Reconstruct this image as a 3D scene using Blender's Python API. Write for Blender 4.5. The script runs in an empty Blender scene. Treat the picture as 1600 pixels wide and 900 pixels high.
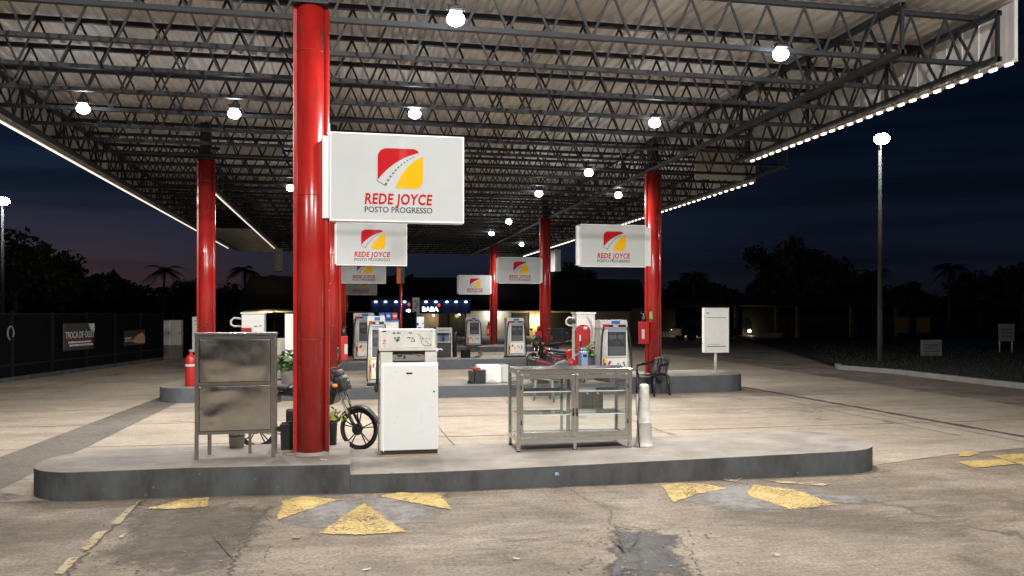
import bpy, bmesh, math, random
from mathutils import Vector, Matrix
random.seed(7)
PI = math.pi
R = math.radians
SC = bpy.context.scene
COL = SC.collection
# ------------------------------------------------------------------ camera
F, HZ, CH, TH = 1285.0, 490.0, 1.75, math.atan(260 / 1285)
CT, ST = math.cos(TH), math.sin(TH)
cam_d = bpy.data.cameras.new('camera')
cam = bpy.data.objects.new('camera', cam_d)
COL.objects.link(cam)
cam.location = (0, 0, CH)
cam.rotation_euler = (PI / 2, 0, -TH)
cam_d.sensor_width = 36
cam_d.lens = 36 * F / 1600
cam_d.shift_y = 40 / 1600
cam_d.clip_start = 0.05
cam_d.clip_end = 3000
SC.camera = cam
# ------------------------------------------------------------------ world: dusk sky
W = bpy.data.worlds.new('World')
SC.world = W
W.use_nodes = True
nt = W.node_tree
nt.nodes.clear()
wo = nt.nodes.new('ShaderNodeOutputWorld')
bg = nt.nodes.new('ShaderNodeBackground')
sky = nt.nodes.new('ShaderNodeTexSky')
sky.sky_type = 'NISHITA'
sky.sun_disc = False
sky.sun_elevation = R(-7)
sky.sun_rotation = R(-42)
tc = nt.nodes.new('ShaderNodeTexCoord')
mp = nt.nodes.new('ShaderNodeMapping')
mp.inputs['Scale'].default_value = (1.6, 1.6, 30)
nz = nt.nodes.new('ShaderNodeTexNoise')
nz.inputs['Scale'].default_value = 1.6
nz.inputs['Detail'].default_value = 5
rp = nt.nodes.new('ShaderNodeValToRGB')
rp.color_ramp.elements[0].position = 0.45
rp.color_ramp.elements[0].color = (1, 1, 1, 1)
rp.color_ramp.elements[1].position = 0.66
rp.color_ramp.elements[1].color = (0.58, 0.56, 0.58, 1)
mu = nt.nodes.new('ShaderNodeMixRGB')
mu.blend_type = 'MULTIPLY'
mu.inputs[0].default_value = 1
nt.links.new(tc.outputs['Generated'], mp.inputs[0])
nt.links.new(mp.outputs[0], nz.inputs[0])
nt.links.new(nz.outputs[0], rp.inputs[0])
nt.links.new(rp.outputs[0], mu.inputs[2])
sx = nt.nodes.new('ShaderNodeSeparateXYZ'); nt.links.new(tc.outputs['Generated'], sx.inputs[0])
el = nt.nodes.new('ShaderNodeValToRGB'); el.color_ramp.interpolation = 'EASE'
ES = el.color_ramp.elements
ES[0].position = 0.0; ES[0].color = (0.062, 0.064, 0.095, 1)
ES[1].position = 0.75; ES[1].color = (0.006, 0.032, 0.105, 1)
e_ = ES.new(0.09); e_.color = (0.056, 0.095, 0.200, 1)
e_ = ES.new(0.24); e_.color = (0.018, 0.056, 0.150, 1)
nt.links.new(sx.outputs[2], el.inputs[0])
# azimuth: afterglow to the left of the yard
dp_ = nt.nodes.new('ShaderNodeVectorMath'); dp_.operation = 'DOT_PRODUCT'; dp_.inputs[1].default_value = (-0.42, 0.90, 0.0)
nt.links.new(tc.outputs['Generated'], dp_.inputs[0])
az = nt.nodes.new('ShaderNodeMapRange'); az.inputs[1].default_value = 0.55; az.inputs[2].default_value = 1.0; az.inputs[3].default_value = 0.42; az.inputs[4].default_value = 1.0
nt.links.new(dp_.outputs['Value'], az.inputs[0])
m1 = nt.nodes.new('ShaderNodeMixRGB'); m1.blend_type = 'MULTIPLY'; m1.inputs[0].default_value = 1
nt.links.new(el.outputs[0], m1.inputs[1]); nt.links.new(az.outputs[0], m1.inputs[2])
gl = nt.nodes.new('ShaderNodeValToRGB')
gl.color_ramp.elements[0].position = 0.02; gl.color_ramp.elements[0].color = (0.24, 0.085, 0.04, 1)
gl.color_ramp.elements[1].position = 0.13; gl.color_ramp.elements[1].color = (0, 0, 0, 1)
nt.links.new(sx.outputs[2], gl.inputs[0])
az2 = nt.nodes.new('ShaderNodeMapRange'); az2.inputs[1].default_value = 0.90; az2.inputs[2].default_value = 1.0; az2.inputs[3].default_value = 0.0; az2.inputs[4].default_value = 1.0
nt.links.new(dp_.outputs['Value'], az2.inputs[0])
m2 = nt.nodes.new('ShaderNodeMixRGB'); m2.blend_type = 'MULTIPLY'; m2.inputs[0].default_value = 1
nt.links.new(gl.outputs[0], m2.inputs[1]); nt.links.new(az2.outputs[0], m2.inputs[2])
ad1 = nt.nodes.new('ShaderNodeMixRGB'); ad1.blend_type = 'ADD'; ad1.inputs[0].default_value = 1
nt.links.new(m1.outputs[0], ad1.inputs[1]); nt.links.new(m2.outputs[0], ad1.inputs[2])
ad2 = nt.nodes.new('ShaderNodeMixRGB'); ad2.blend_type = 'ADD'; ad2.inputs[0].default_value = 1
nt.links.new(sky.outputs[0], ad2.inputs[1]); nt.links.new(ad1.outputs[0], ad2.inputs[2])
nt.links.new(ad2.outputs[0], mu.inputs[1])
nt.links.new(mu.outputs[0], bg.inputs[0])
bg.inputs[1].default_value = 0.15
nt.links.new(bg.outputs[0], wo.inputs[0])
SC.view_settings.view_transform = 'Standard'
SC.view_settings.look = 'None'
SC.view_settings.exposure = 0.20
SC.view_settings.gamma = 1
SC.cycles.use_denoising = True
SC.cycles.max_bounces = 8
SC.cycles.sample_clamp_indirect = 4
SC.cycles.caustics_reflective = False
SC.cycles.caustics_refractive = False
P_CANOPY = 165.0      # watts per canopy floodlight
P_FRONT = 760.0      # watts of the yard floodlight behind the photographer
# ------------------------------------------------------------------ helpers
def G(px, py, z=0.0):
    t = (px - 800) / F; s = (HZ - py) / F
    Z = (z - CH) / s
    return (Z * (t * CT + ST), Z * (CT - t * ST))
def XY(px, Y):
    t = (px - 800) / F
    return Y * (ST + t * CT) / (CT - t * ST)
def ZH(py, X, Y):
    return CH + (HZ - py) / F * (X * ST + Y * CT)
def D(X, Y): return X * ST + Y * CT

class MB:
    def __init__(s): s.bm = bmesh.new()
    def box(s, c, d, rz=0, bev=0, rx=0, ry=0, mi=0):
        m = Matrix.Translation(c) @ Matrix.Rotation(rz, 4, 'Z') @ Matrix.Rotation(ry, 4, 'Y') @ Matrix.Rotation(rx, 4, 'X') @ Matrix.Diagonal((d[0], d[1], d[2], 1))
        r = bmesh.ops.create_cube(s.bm, size=1, matrix=m)
        fs = set(f for v in r['verts'] for f in v.link_faces)
        for f in fs: f.material_index = mi
        if bev:
            es = list(set(e for v in r['verts'] for e in v.link_edges))
            bmesh.ops.bevel(s.bm, geom=es, offset=bev, segments=2, affect='EDGES', profile=0.6, material=mi)
        return s
    def b2(s, x0, x1, y0, y1, z0, z1, bev=0, mi=0):
        return s.box(((x0 + x1) / 2, (y0 + y1) / 2, (z0 + z1) / 2), (x1 - x0, y1 - y0, z1 - z0), bev=bev, mi=mi)
    def tube(s, pts, r, n=10, cap=True, mi=0):
        pts = [Vector(p) for p in pts]
        rs = r if isinstance(r, (list, tuple)) else [r] * len(pts)
        rings = []
        up = None
        for i, p in enumerate(pts):
            d = (pts[min(i + 1, len(pts) - 1)] - pts[max(i - 1, 0)])
            if d.length < 1e-9: d = Vector((0, 0, 1))
            d.normalize()
            if up is None:
                up = Vector((0, 0, 1)) if abs(d.z) < 0.9 else Vector((1, 0, 0))
            a = d.cross(up)
            if a.length < 1e-5: a = d.cross(Vector((0, 1, 0)))
            a.normalize(); b = d.cross(a).normalized(); up = -b if b.dot(up) < 0 else b
            rings.append([s.bm.verts.new(p + a * math.cos(2 * PI * k / n) * rs[i] + b * math.sin(2 * PI * k / n) * rs[i]) for k in range(n)])
        for i in range(len(rings) - 1):
            for k in range(n):
                f = s.bm.faces.new((rings[i][k], rings[i][(k + 1) % n], rings[i + 1][(k + 1) % n], rings[i + 1][k]))
                f.material_index = mi; f.smooth = n > 5
        if cap:
            for q in (rings[0][::-1], rings[-1]):
                try:
                    f = s.bm.faces.new(q); f.material_index = mi
                except ValueError: pass
        return s
    def bar(s, a, b, w, h=None, mi=0):
        a = Vector(a); b = Vector(b); d = b - a
        h = h or w
        m = Matrix.Translation((a + b) / 2) @ d.to_track_quat('X', 'Z').to_matrix().to_4x4() @ Matrix.Diagonal((d.length, w, h, 1))
        r = bmesh.ops.create_cube(s.bm, size=1, matrix=m)
        for f in set(f for v in r['verts'] for f in v.link_faces): f.material_index = mi
        return s
    def lathe(s, prof, c=(0, 0, 0), n=24, mi=0, mat=None):
        c = Vector(c)
        rings = []
        for r, z in prof:
            ring = []
            for k in range(n):
                v = Vector((r * math.cos(2 * PI * k / n), r * math.sin(2 * PI * k / n), z))
                if mat is not None: v = mat @ v
                ring.append(s.bm.verts.new(v + c))
            rings.append(ring)
        for i in range(len(rings) - 1):
            for k in range(n):
                f = s.bm.faces.new((rings[i][k], rings[i][(k + 1) % n], rings[i + 1][(k + 1) % n], rings[i + 1][k]))
                f.smooth = True; f.material_index = mi
        for q in (rings[0][::-1], rings[-1]):
            f = s.bm.faces.new(q); f.material_index = mi
        return s
    def prism(s, poly, z0, z1, mi=0, M=None, top_only=False):
        """poly in (x,y); extruded z0..z1 ; M transforms"""
        zf0 = z0 if callable(z0) else (lambda x, y: z0)
        zf1 = z1 if callable(z1) else (lambda x, y: z1)
        def T(x, y, z):
            v = Vector((x, y, z))
            return M @ v if M is not None else v
        a = [s.bm.verts.new(T(x, y, zf1(x, y))) for x, y in poly]
        fs = [s.bm.faces.new(a)]
        if not top_only:
            b = [s.bm.verts.new(T(x, y, zf0(x, y))) for x, y in poly]
            fs.append(s.bm.faces.new(b[::-1]))
            n = len(poly)
            for i in range(n):
                fs.append(s.bm.faces.new((a[i], b[i], b[(i + 1) % n], a[(i + 1) % n])))
        for f in fs: f.material_index = mi
        return s
    def grid(s, fn, nu, nv, mi=0, smooth=True, thick=0):
        vs = [[s.bm.verts.new(fn(i / nu, j / nv)) for j in range(nv + 1)] for i in range(nu + 1)]
        for i in range(nu):
            for j in range(nv):
                f = s.bm.faces.new((vs[i][j], vs[i + 1][j], vs[i + 1][j + 1], vs[i][j + 1]))
                f.material_index = mi; f.smooth = smooth
        return s
    def quad(s, a, b, c, d, mi=0):
        f = s.bm.faces.new([s.bm.verts.new(Vector(p)) for p in (a, b, c, d)]); f.material_index = mi
        return s
    def ball(s, c, r, sc=(1, 1, 1), mi=0, u=16, v=10):
        m = Matrix.Translation(c) @ Matrix.Diagonal((r * sc[0], r * sc[1], r * sc[2], 1))
        q = bmesh.ops.create_uvsphere(s.bm, u_segments=u, v_segments=v, radius=1, matrix=m)
        for f in set(f for w in q['verts'] for f in w.link_faces): f.smooth = True; f.material_index = mi
        return s
    def build(s, name, mats, parent=None, solid=0):
        bmesh.ops.recalc_face_normals(s.bm, faces=s.bm.faces)
        me = bpy.data.meshes.new(name)
        s.bm.to_mesh(me); s.bm.free()
        for m in (mats if isinstance(mats, (list, tuple)) else [mats]): me.materials.append(m)
        o = bpy.data.objects.new(name, me)
        COL.objects.link(o)
        if parent: o.parent = parent
        if solid:
            md = o.modifiers.new('solid', 'SOLIDIFY'); md.thickness = solid; md.offset = 0
        return o

def tag(o, label=None, cat=None, group=None, kind=None):
    if label: o['label'] = label
    if cat: o['category'] = cat
    if group: o['group'] = group
    if kind: o['kind'] = kind
    return o
def thing(name, label, cat, loc=(0, 0, 0), rz=0, group=None, kind=None):
    o = bpy.data.objects.new(name, None); COL.objects.link(o)
    o.location = loc; o.rotation_euler = (0, 0, rz); o.empty_display_size = 0.1
    return tag(o, label, cat, group, kind)
def copy_tree(o, parent=None):
    c = o.copy(); COL.objects.link(c); c.parent = parent
    for ch in list(o.children): copy_tree(ch, c)
    return c
def dup(o, loc, rz=0, label=None, scale=None, group=None):
    c = copy_tree(o); c.location = loc; c.rotation_euler = (0, 0, rz)
    if label: c['label'] = label
    if group: c['group'] = group
    if scale: c.scale = scale if isinstance(scale, tuple) else (scale,) * 3
    return c
# ------------------------------------------------------------------ materials
def mat(name, col, rough=0.5, metal=0.0, var=0.0, vs=6.0, bump=0.0, bs=40.0, spec=0.5, rvar=0.0, col2=None, lo=0.35, hi=0.7, stretch=None, coat=0.0, det=6):
    m = bpy.data.materials.new(name); m.use_nodes = True
    n = m.node_tree; p = n.nodes['Principled BSDF']
    p.inputs['Base Color'].default_value = (*col, 1)
    p.inputs['Roughness'].default_value = rough
    p.inputs['Metallic'].default_value = metal
    p.inputs['Specular IOR Level'].default_value = spec
    if coat: p.inputs['Coat Weight'].default_value = coat
    def coord(stretch):
        t = n.nodes.new('ShaderNodeTexCoord')
        if stretch:
            q = n.nodes.new('ShaderNodeMapping'); q.inputs['Scale'].default_value = stretch
            n.links.new(t.outputs['Object'], q.inputs[0]); return q.outputs[0]
        return t.outputs['Object']
    if var or col2 or rvar:
        x = n.nodes.new('ShaderNodeTexNoise'); x.inputs['Scale'].default_value = vs; x.inputs['Detail'].default_value = det
        x.inputs['Roughness'].default_value = 0.65
        n.links.new(coord(stretch), x.inputs['Vector'])
        r = n.nodes.new('ShaderNodeValToRGB')
        c2 = col2 or tuple(c * (1 - var) for c in col)
        r.color_ramp.elements[0].position = lo; r.color_ramp.elements[0].color = (*c2, 1)
        r.color_ramp.elements[1].position = hi; r.color_ramp.elements[1].color = (*[min(1, c * (1 + var * 0.4)) for c in col], 1)
        n.links.new(x.outputs[0], r.inputs[0]); n.links.new(r.outputs[0], p.inputs['Base Color'])
        if rvar:
            mr = n.nodes.new('ShaderNodeMapRange')
            mr.inputs[3].default_value = min(1, rough + rvar); mr.inputs[4].default_value = max(0.02, rough - rvar)
            mr.inputs[1].default_value = 0.3; mr.inputs[2].default_value = 0.7
            n.links.new(x.outputs[0], mr.inputs[0]); n.links.new(mr.outputs[0], p.inputs['Roughness'])
    if bump:
        y = n.nodes.new('ShaderNodeTexNoise'); y.inputs['Scale'].default_value = bs; y.inputs['Detail'].default_value = 5
        n.links.new(coord(stretch), y.inputs['Vector'])
        b = n.nodes.new('ShaderNodeBump'); b.inputs['Strength'].default_value = bump; b.inputs['Distance'].default_value = 0.02
        n.links.new(y.outputs[0], b.inputs['Height']); n.links.new(b.outputs[0], p.inputs['Normal'])
    return m
def emit(name, col, s):
    m = bpy.data.materials.new(name); m.use_nodes = True
    n = m.node_tree; p = n.nodes['Principled BSDF']
    p.inputs['Base Color'].default_value = (*col, 1)
    p.inputs['Emission Color'].default_value = (*col, 1); p.inputs['Emission Strength'].default_value = s
    return m
def glass(name, tint=(0.97, 0.985, 0.98), alpha=0.12):
    m = bpy.data.materials.new(name); m.use_nodes = True
    n = m.node_tree; n.nodes.clear()
    o = n.nodes.new('ShaderNodeOutputMaterial'); mx = n.nodes.new('ShaderNodeMixShader')
    t = n.nodes.new('ShaderNodeBsdfTransparent'); g = n.nodes.new('ShaderNodeBsdfGlossy')
    t.inputs[0].default_value = (*tint, 1); g.inputs['Roughness'].default_value = 0.03
    fr = n.nodes.new('ShaderNodeFresnel'); fr.inputs[0].default_value = 1.5
    ad = n.nodes.new('ShaderNodeMath'); ad.operation = 'ADD'; ad.inputs[1].default_value = alpha * 0.15
    hv = n.nodes.new('ShaderNodeMath'); hv.operation = 'MULTIPLY'; hv.inputs[1].default_value = 0.6
    n.links.new(fr.outputs[0], hv.inputs[0]); n.links.new(hv.outputs[0], ad.inputs[0]); n.links.new(ad.outputs[0], mx.inputs[0])
    n.links.new(t.outputs[0], mx.inputs[1]); n.links.new(g.outputs[0], mx.inputs[2]); n.links.new(mx.outputs[0], o.inputs[0])
    return m
M = {}
M['red'] = mat('red_paint', (0.345, 0.015, 0.012), 0.24, var=0.3, vs=3, rvar=0.1, bump=0.05, bs=9, coat=0.3, stretch=(1, 1, 0.4))
M['redbox'] = mat('red_enamel', (0.36, 0.014, 0.014), 0.35)
M['white'] = mat('white_enamel', (0.74, 0.74, 0.71), 0.33, var=0.06, vs=5, rvar=0.08)
M['fridge'] = mat('white_lacquer', (0.60, 0.61, 0.60), 0.30, var=0.05, vs=2.5, rvar=0.08)
M['cream'] = mat('aged_white', (0.55, 0.54, 0.49), 0.4, var=0.14, vs=7)
M['signw'] = mat('sign_acrylic', (0.47, 0.49, 0.485), 0.06, var=0.05, vs=1.6, spec=0.3)
M['signside'] = mat('sign_trim', (0.70, 0.70, 0.69), 0.3)
M['logored'] = mat('logo_red', (0.42, 0.015, 0.02), 0.05, spec=0.2)
M['logoyel'] = mat('logo_yellow', (0.68, 0.38, 0.012), 0.05, spec=0.2)
M['logoblk'] = mat('logo_black', (0.02, 0.018, 0.02), 0.3)
M['logogrey'] = mat('lettering_grey', (0.03, 0.03, 0.034), 0.3)
M['steel'] = mat('stainless_steel', (0.60, 0.57, 0.52), 0.20, 1.0, var=0.12, vs=4, bump=0.16, bs=2.6, rvar=0.06)
M['steelf'] = mat('stainless_frame', (0.38, 0.36, 0.33), 0.27, 1.0, var=0.12, vs=9)
M['alu'] = mat('aluminium', (0.55, 0.54, 0.51), 0.27, 1.0, var=0.1, vs=3, stretch=(1, 1, 3))
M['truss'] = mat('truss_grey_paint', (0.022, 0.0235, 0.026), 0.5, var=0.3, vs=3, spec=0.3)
M['roof'] = mat('corrugated_zinc', (0.50, 0.49, 0.478), 0.62, 0.0, var=0.32, vs=0.9, stretch=(1.2, 0.25, 1), rvar=0.08)
M['fascia'] = mat('fascia_panel', (0.60, 0.58, 0.55), 0.45, var=0.15, vs=2)
M['black'] = mat('black_plastic', (0.016, 0.016, 0.017), 0.38)
M['rubber'] = mat('black_rubber', (0.014, 0.014, 0.014), 0.7)
M['chrome'] = mat('chrome', (0.75, 0.75, 0.75), 0.12, 1.0)
M['dkmetal'] = mat('dark_metal', (0.05, 0.05, 0.052), 0.4, 0.8)
M['chair'] = mat('charcoal_plastic', (0.013, 0.013, 0.014), 0.42)
M['kerb'] = mat('kerb_grey_paint', (0.062, 0.067, 0.070), 0.6, vs=2.2, bump=0.25, bs=22, det=12, col2=(0.022, 0.022, 0.021), lo=0.34, hi=0.60, stretch=(1, 1, .5), rvar=.15)
M['kerb2'] = mat('kerb_lighter_grey_paint', (0.085, 0.092, 0.104), 0.6, var=0.2, vs=4, bump=0.1, bs=30)
M['islandtop'] = mat('island_cement', (0.245, 0.218, 0.188), 0.8, var=0.40, vs=1.7, bump=0.12, bs=60, det=9)
M['bucket'] = mat('grey_white_plastic', (0.55, 0.54, 0.50), 0.5, var=0.15, vs=8)
M['tank'] = mat('cloudy_plastic', (0.50, 0.49, 0.44), 0.45, var=0.28, vs=10)
M['leaf'] = mat('leaf_green', (0.055, 0.12, 0.025), 0.5, var=0.5, vs=6)
M['leafy'] = mat('leaf_yellow_green', (0.22, 0.24, 0.04), 0.5, var=0.4, vs=8)
M['treeleaf'] = mat('tree_foliage', (0.045, 0.065, 0.03), 0.7, var=0.6, vs=0.6)
M['bark'] = mat('bark', (0.10, 0.08, 0.06), 0.85, var=0.4, vs=4)
M['glass'] = glass('clear_glass')
M['dkglass'] = mat('dark_glass', (0.07, 0.075, 0.075), 0.12, var=0.6, vs=12)
M['shelfglass'] = glass('green_tinted_glass', (0.93, 0.97, 0.955), 0.6)
M['glassedge'] = mat('glass_edge', (0.72, 0.78, 0.77), 0.25)
M['blue'] = mat('blue_enamel', (0.03, 0.09, 0.38), 0.35)
M['paleblue'] = mat('pale_blue_plastic', (0.20, 0.30, 0.50), 0.4)
M['hood'] = mat('grey_blue_enamel', (0.22, 0.27, 0.36), 0.4)
M['dispwhite'] = mat('dispenser_white', (0.50, 0.50, 0.49), 0.4, var=0.2, vs=5)
M['yellow'] = mat('yellow_enamel', (0.75, 0.50, 0.02), 0.4)
M['orange'] = mat('orange_enamel', (0.70, 0.20, 0.02), 0.4)
M['wall'] = mat('beige_wall', (0.46, 0.40, 0.29), 0.8, var=0.2, vs=1.2)
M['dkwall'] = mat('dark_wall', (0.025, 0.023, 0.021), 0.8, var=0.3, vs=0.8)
M['tile'] = mat('roof_tile', (0.018, 0.012, 0.010), 0.8, var=0.3, vs=3)
M['facade'] = mat('navy_facade', (0.035, 0.045, 0.10), 0.5)
M['fence'] = mat('black_shade_mesh', (0.0028, 0.003, 0.0034), 1.0, var=0.3, vs=2, spec=0.1)
M['post'] = mat('dark_steel_post', (0.006, 0.006, 0.0065), 0.8, spec=.2)
M['concpost'] = mat('concrete_pole', (0.30, 0.29, 0.27), 0.8, var=0.2, vs=3)
M['polegrey'] = mat('weathered_pole', (0.085, 0.082, 0.077), 0.8, var=0.3, vs=3)
M['verge'] = mat('dirty_sign_white', (0.20, 0.19, 0.185), 0.7, var=.3, vs=4)
M['card'] = mat('cardboard_brown', (0.30, 0.2, 0.1), 0.8)
M['granite'] = mat('granite_tile', (0.30, 0.25, 0.19), 0.7, var=0.5, vs=30)
M['lens'] = emit('floodlight_lens', (0.90, 0.95, 1.0), 60)
M['lensdim'] = emit('yard_lamp_lens', (0.92, 0.96, 1.0), 22)
M['polelens'] = emit('pole_lamp_lens', (0.90, 0.95, 1.0), 90)
M['led'] = emit('led_bulb', (1.0, 0.88, 0.76), 4)
M['leddim'] = emit('led_rope', (1.0, 0.84, 0.74), 1.1)
M['bluelens'] = emit('blue_spot_lens', (0.45, 0.65, 1.0), 7)
M['warm'] = emit('warm_lamp', (1.0, 0.82, 0.50), 14)
M['litletters'] = emit('lit_letters', (0.85, 0.9, 1.0), 3.0)
M['redled'] = emit('red_lamp', (1.0, 0.08, 0.05), .8)
M['poster'] = emit('lit_window', (0.75, 0.85, 0.95), 0.75)

def ground_mat(name, c1, c2, c3, joints=None, bump=0.3, cracks=0.0, oil=None, streak=None, fine=60):
    m = bpy.data.materials.new(name); m.use_nodes = True
    n = m.node_tree; p = n.nodes['Principled BSDF']; L = n.links
    tc = n.nodes.new('ShaderNodeTexCoord'); src = tc.outputs['Object']
    def noise(sc, det=8, st=None, rough=0.6, dist=0):
        x = n.nodes.new('ShaderNodeTexNoise'); x.inputs['Scale'].default_value = sc; x.inputs['Detail'].default_value = det
        x.inputs['Roughness'].default_value = rough; x.inputs['Distortion'].default_value = dist
        if st:
            q = n.nodes.new('ShaderNodeMapping'); q.inputs['Scale'].default_value = st
            L.new(src, q.inputs[0]); L.new(q.outputs[0], x.inputs['Vector'])
        else: L.new(src, x.inputs['Vector'])
        return x.outputs[0]
    def ramp(v, a, b, ca, cb):
        r = n.nodes.new('ShaderNodeValToRGB')
        r.color_ramp.elements[0].position = a; r.color_ramp.elements[0].color = (*ca, 1)
        r.color_ramp.elements[1].position = b; r.color_ramp.elements[1].color = (*cb, 1)
        L.new(v, r.inputs[0]); return r.outputs[0]
    def mix(a, b, f, mode='MIX'):
        x = n.nodes.new('ShaderNodeMixRGB'); x.blend_type = mode
        for i, v in ((1, a), (2, b)):
            if isinstance(v, tuple): x.inputs[i].default_value = (*v, 1)
            else: L.new(v, x.inputs[i])
        if isinstance(f, (int, float)): x.inputs[0].default_value = f
        else: L.new(f, x.inputs[0])
        return x.outputs[0]
    col = ramp(noise(0.55, 9, rough=0.7, dist=0.6), 0.36, 0.66, c1, c2)
    st = ramp(noise(0.9, 7, st=streak or (1, 1, 1), rough=0.7), 0.50, 0.74, (0, 0, 0), (1, 1, 1))
    col = mix(col, c3, st)
    sp = ramp(noise(fine, 4, rough=0.8), 0.32, 0.70, (0.45, 0.45, 0.45), (1.42, 1.42, 1.42))
    col = mix(col, sp, 1.0, 'MULTIPLY')
    sp2 = ramp(noise(9, 6, rough=0.75, st=streak and (streak[0] * 1.0, streak[1] * 1.0, 1)), 0.30, 0.66, (0.70, 0.68, 0.66), (1.12, 1.12, 1.12))
    col = mix(col, sp2, 1.0, 'MULTIPLY')
    if cracks:
        v = n.nodes.new('ShaderNodeTexVoronoi'); v.feature = 'DISTANCE_TO_EDGE'; v.inputs['Scale'].default_value = cracks
        q = n.nodes.new('ShaderNodeVectorMath'); q.operation = 'ADD'
        nn = n.nodes.new('ShaderNodeTexNoise'); nn.inputs['Scale'].default_value = 2.2; nn.inputs['Detail'].default_value = 6
        L.new(src, nn.inputs['Vector'])
        sc = n.nodes.new('ShaderNodeVectorMath'); sc.operation = 'SCALE'; sc.inputs[3].default_value = 0.6
        L.new(nn.outputs[1], sc.inputs[0]); L.new(src, q.inputs[0]); L.new(sc.outputs[0], q.inputs[1])
        L.new(q.outputs[0], v.inputs['Vector'])
        cr = ramp(v.outputs[0], 0.0, 0.012, (1, 1, 1), (0, 0, 0))
        gate = ramp(noise(0.7, 3), 0.50, 0.62, (0, 0, 0), (1, 1, 1))
        crm = mix(cr, gate, 1.0, 'MULTIPLY')
        col = mix(col, (0.07, 0.06, 0.05), crm)
    L.new(col, p.inputs['Base Color'])
    p.inputs['Roughness'].default_value = 0.72
    p.inputs['Specular IOR Level'].default_value = 0.35
    b = n.nodes.new('ShaderNodeBump'); b.inputs['Strength'].default_value = bump; b.inputs['Distance'].default_value = 0.015
    L.new(noise(fine * 0.55, 8, rough=0.75), b.inputs['Height']); L.new(b.outputs[0], p.inputs['Normal'])
    return m
M['asphalt'] = ground_mat('worn_asphalt', (0.112, 0.091, 0.070), (0.285, 0.234, 0.182), (0.345, 0.29, 0.23), cracks=0.42, bump=0.9, streak=(0.5, 1.4, 1), fine=34)
M['concrete'] = ground_mat('concrete_slab', (0.305, 0.256, 0.200), (0.405, 0.347, 0.275), (0.20, 0.166, 0.126), bump=0.25, streak=(0.35, 1.6, 1), cracks=0.25)
M['band'] = ground_mat('stained_strip', (0.12, 0.105, 0.088), (0.18, 0.16, 0.135), (0.10, 0.088, 0.072), bump=0.3)
M['patch'] = ground_mat('dirty_patch', (0.06, 0.052, 0.043), (0.19, 0.16, 0.128), (0.26, 0.22, 0.18), bump=1.0, fine=26)
M['earth'] = ground_mat('grass_verge_soil', (0.012, 0.013, 0.008), (0.02, 0.022, 0.012), (0.016, 0.016, 0.011), bump=0.5)

def paint_mat(name, c, c2, sc=22, soft=.04, rough=.7, bias=0.0, bump=.4, broad=.45):
    """worn paint or stain: opaque where noise stays under the 'wear' attribute (1 inside, 0 at the rim)"""
    m = bpy.data.materials.new(name); m.use_nodes = True
    n = m.node_tree; p = n.nodes['Principled BSDF']; L = n.links; out = n.nodes['Material Output']
    tc = n.nodes.new('ShaderNodeTexCoord'); at = n.nodes.new('ShaderNodeAttribute'); at.attribute_name = 'wear'
    def noise(scale, det, ro):
        x = n.nodes.new('ShaderNodeTexNoise'); x.inputs['Scale'].default_value = scale; x.inputs['Detail'].default_value = det; x.inputs['Roughness'].default_value = ro
        L.new(tc.outputs['Object'], x.inputs['Vector']); return x.outputs[0]
    a = noise(sc, 10, .74); b = noise(2.2, 6, .65)
    mr = n.nodes.new('ShaderNodeMixRGB'); mr.inputs[0].default_value = broad; L.new(a, mr.inputs[1]); L.new(b, mr.inputs[2])
    # threshold from wear: 0 -> .30, 1 -> .60 + bias
    th = n.nodes.new('ShaderNodeMapRange'); th.inputs[3].default_value = .33; th.inputs[4].default_value = .565 + bias; L.new(at.outputs['Fac'], th.inputs[0])
    sb = n.nodes.new('ShaderNodeMath'); sb.operation = 'SUBTRACT'; L.new(th.outputs[0], sb.inputs[0]); L.new(mr.outputs[0], sb.inputs[1])
    al = n.nodes.new('ShaderNodeMapRange'); al.inputs[1].default_value = -soft; al.inputs[2].default_value = soft; L.new(sb.outputs[0], al.inputs[0])
    r = n.nodes.new('ShaderNodeValToRGB'); r.color_ramp.elements[0].position = .32; r.color_ramp.elements[0].color = (*c2, 1); r.color_ramp.elements[1].position = .62; r.color_ramp.elements[1].color = (*c, 1); L.new(noise(7, 8, .7), r.inputs[0])
    L.new(r.outputs[0], p.inputs['Base Color']); p.inputs['Roughness'].default_value = rough
    bm_ = n.nodes.new('ShaderNodeBump'); bm_.inputs['Strength'].default_value = bump; bm_.inputs['Distance'].default_value = .012; L.new(noise(38, 8, .75), bm_.inputs['Height']); L.new(bm_.outputs[0], p.inputs['Normal'])
    tr = n.nodes.new('ShaderNodeBsdfTransparent'); mx = n.nodes.new('ShaderNodeMixShader')
    L.new(al.outputs[0], mx.inputs[0]); L.new(tr.outputs[0], mx.inputs[1]); L.new(p.outputs[0], mx.inputs[2]); L.new(mx.outputs[0], out.inputs[0])
    return m
M['yelpaint'] = paint_mat('worn_yellow_paint', (0.50, 0.36, 0.125), (0.33, 0.235, 0.085), 46, .012, bias=-.028, broad=.25)
M['greypaint'] = paint_mat('worn_grey_paint', (0.19, 0.18, 0.17), (0.15, 0.14, 0.13), 9, .10, bias=.02)
M['fadepaint'] = paint_mat('faded_yellow_paint', (0.36, 0.285, 0.16), (0.28, 0.225, 0.13), 16, .04, bias=-.02)
M['lineyel'] = paint_mat('yellow_line_paint', (0.42, 0.27, 0.045), (0.30, 0.2, 0.05), 6, .05, bias=.06)
M['oil'] = paint_mat('oil_stain', (0.045, 0.042, 0.040), (0.022, 0.021, 0.021), 6, .06, .42, bias=.02, bump=.8)
M['dirt'] = paint_mat('ground_in_dirt', (0.125, 0.104, 0.082), (0.075, 0.064, 0.052), 9, .10, .75, bias=-.005, bump=1, broad=.5)
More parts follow.
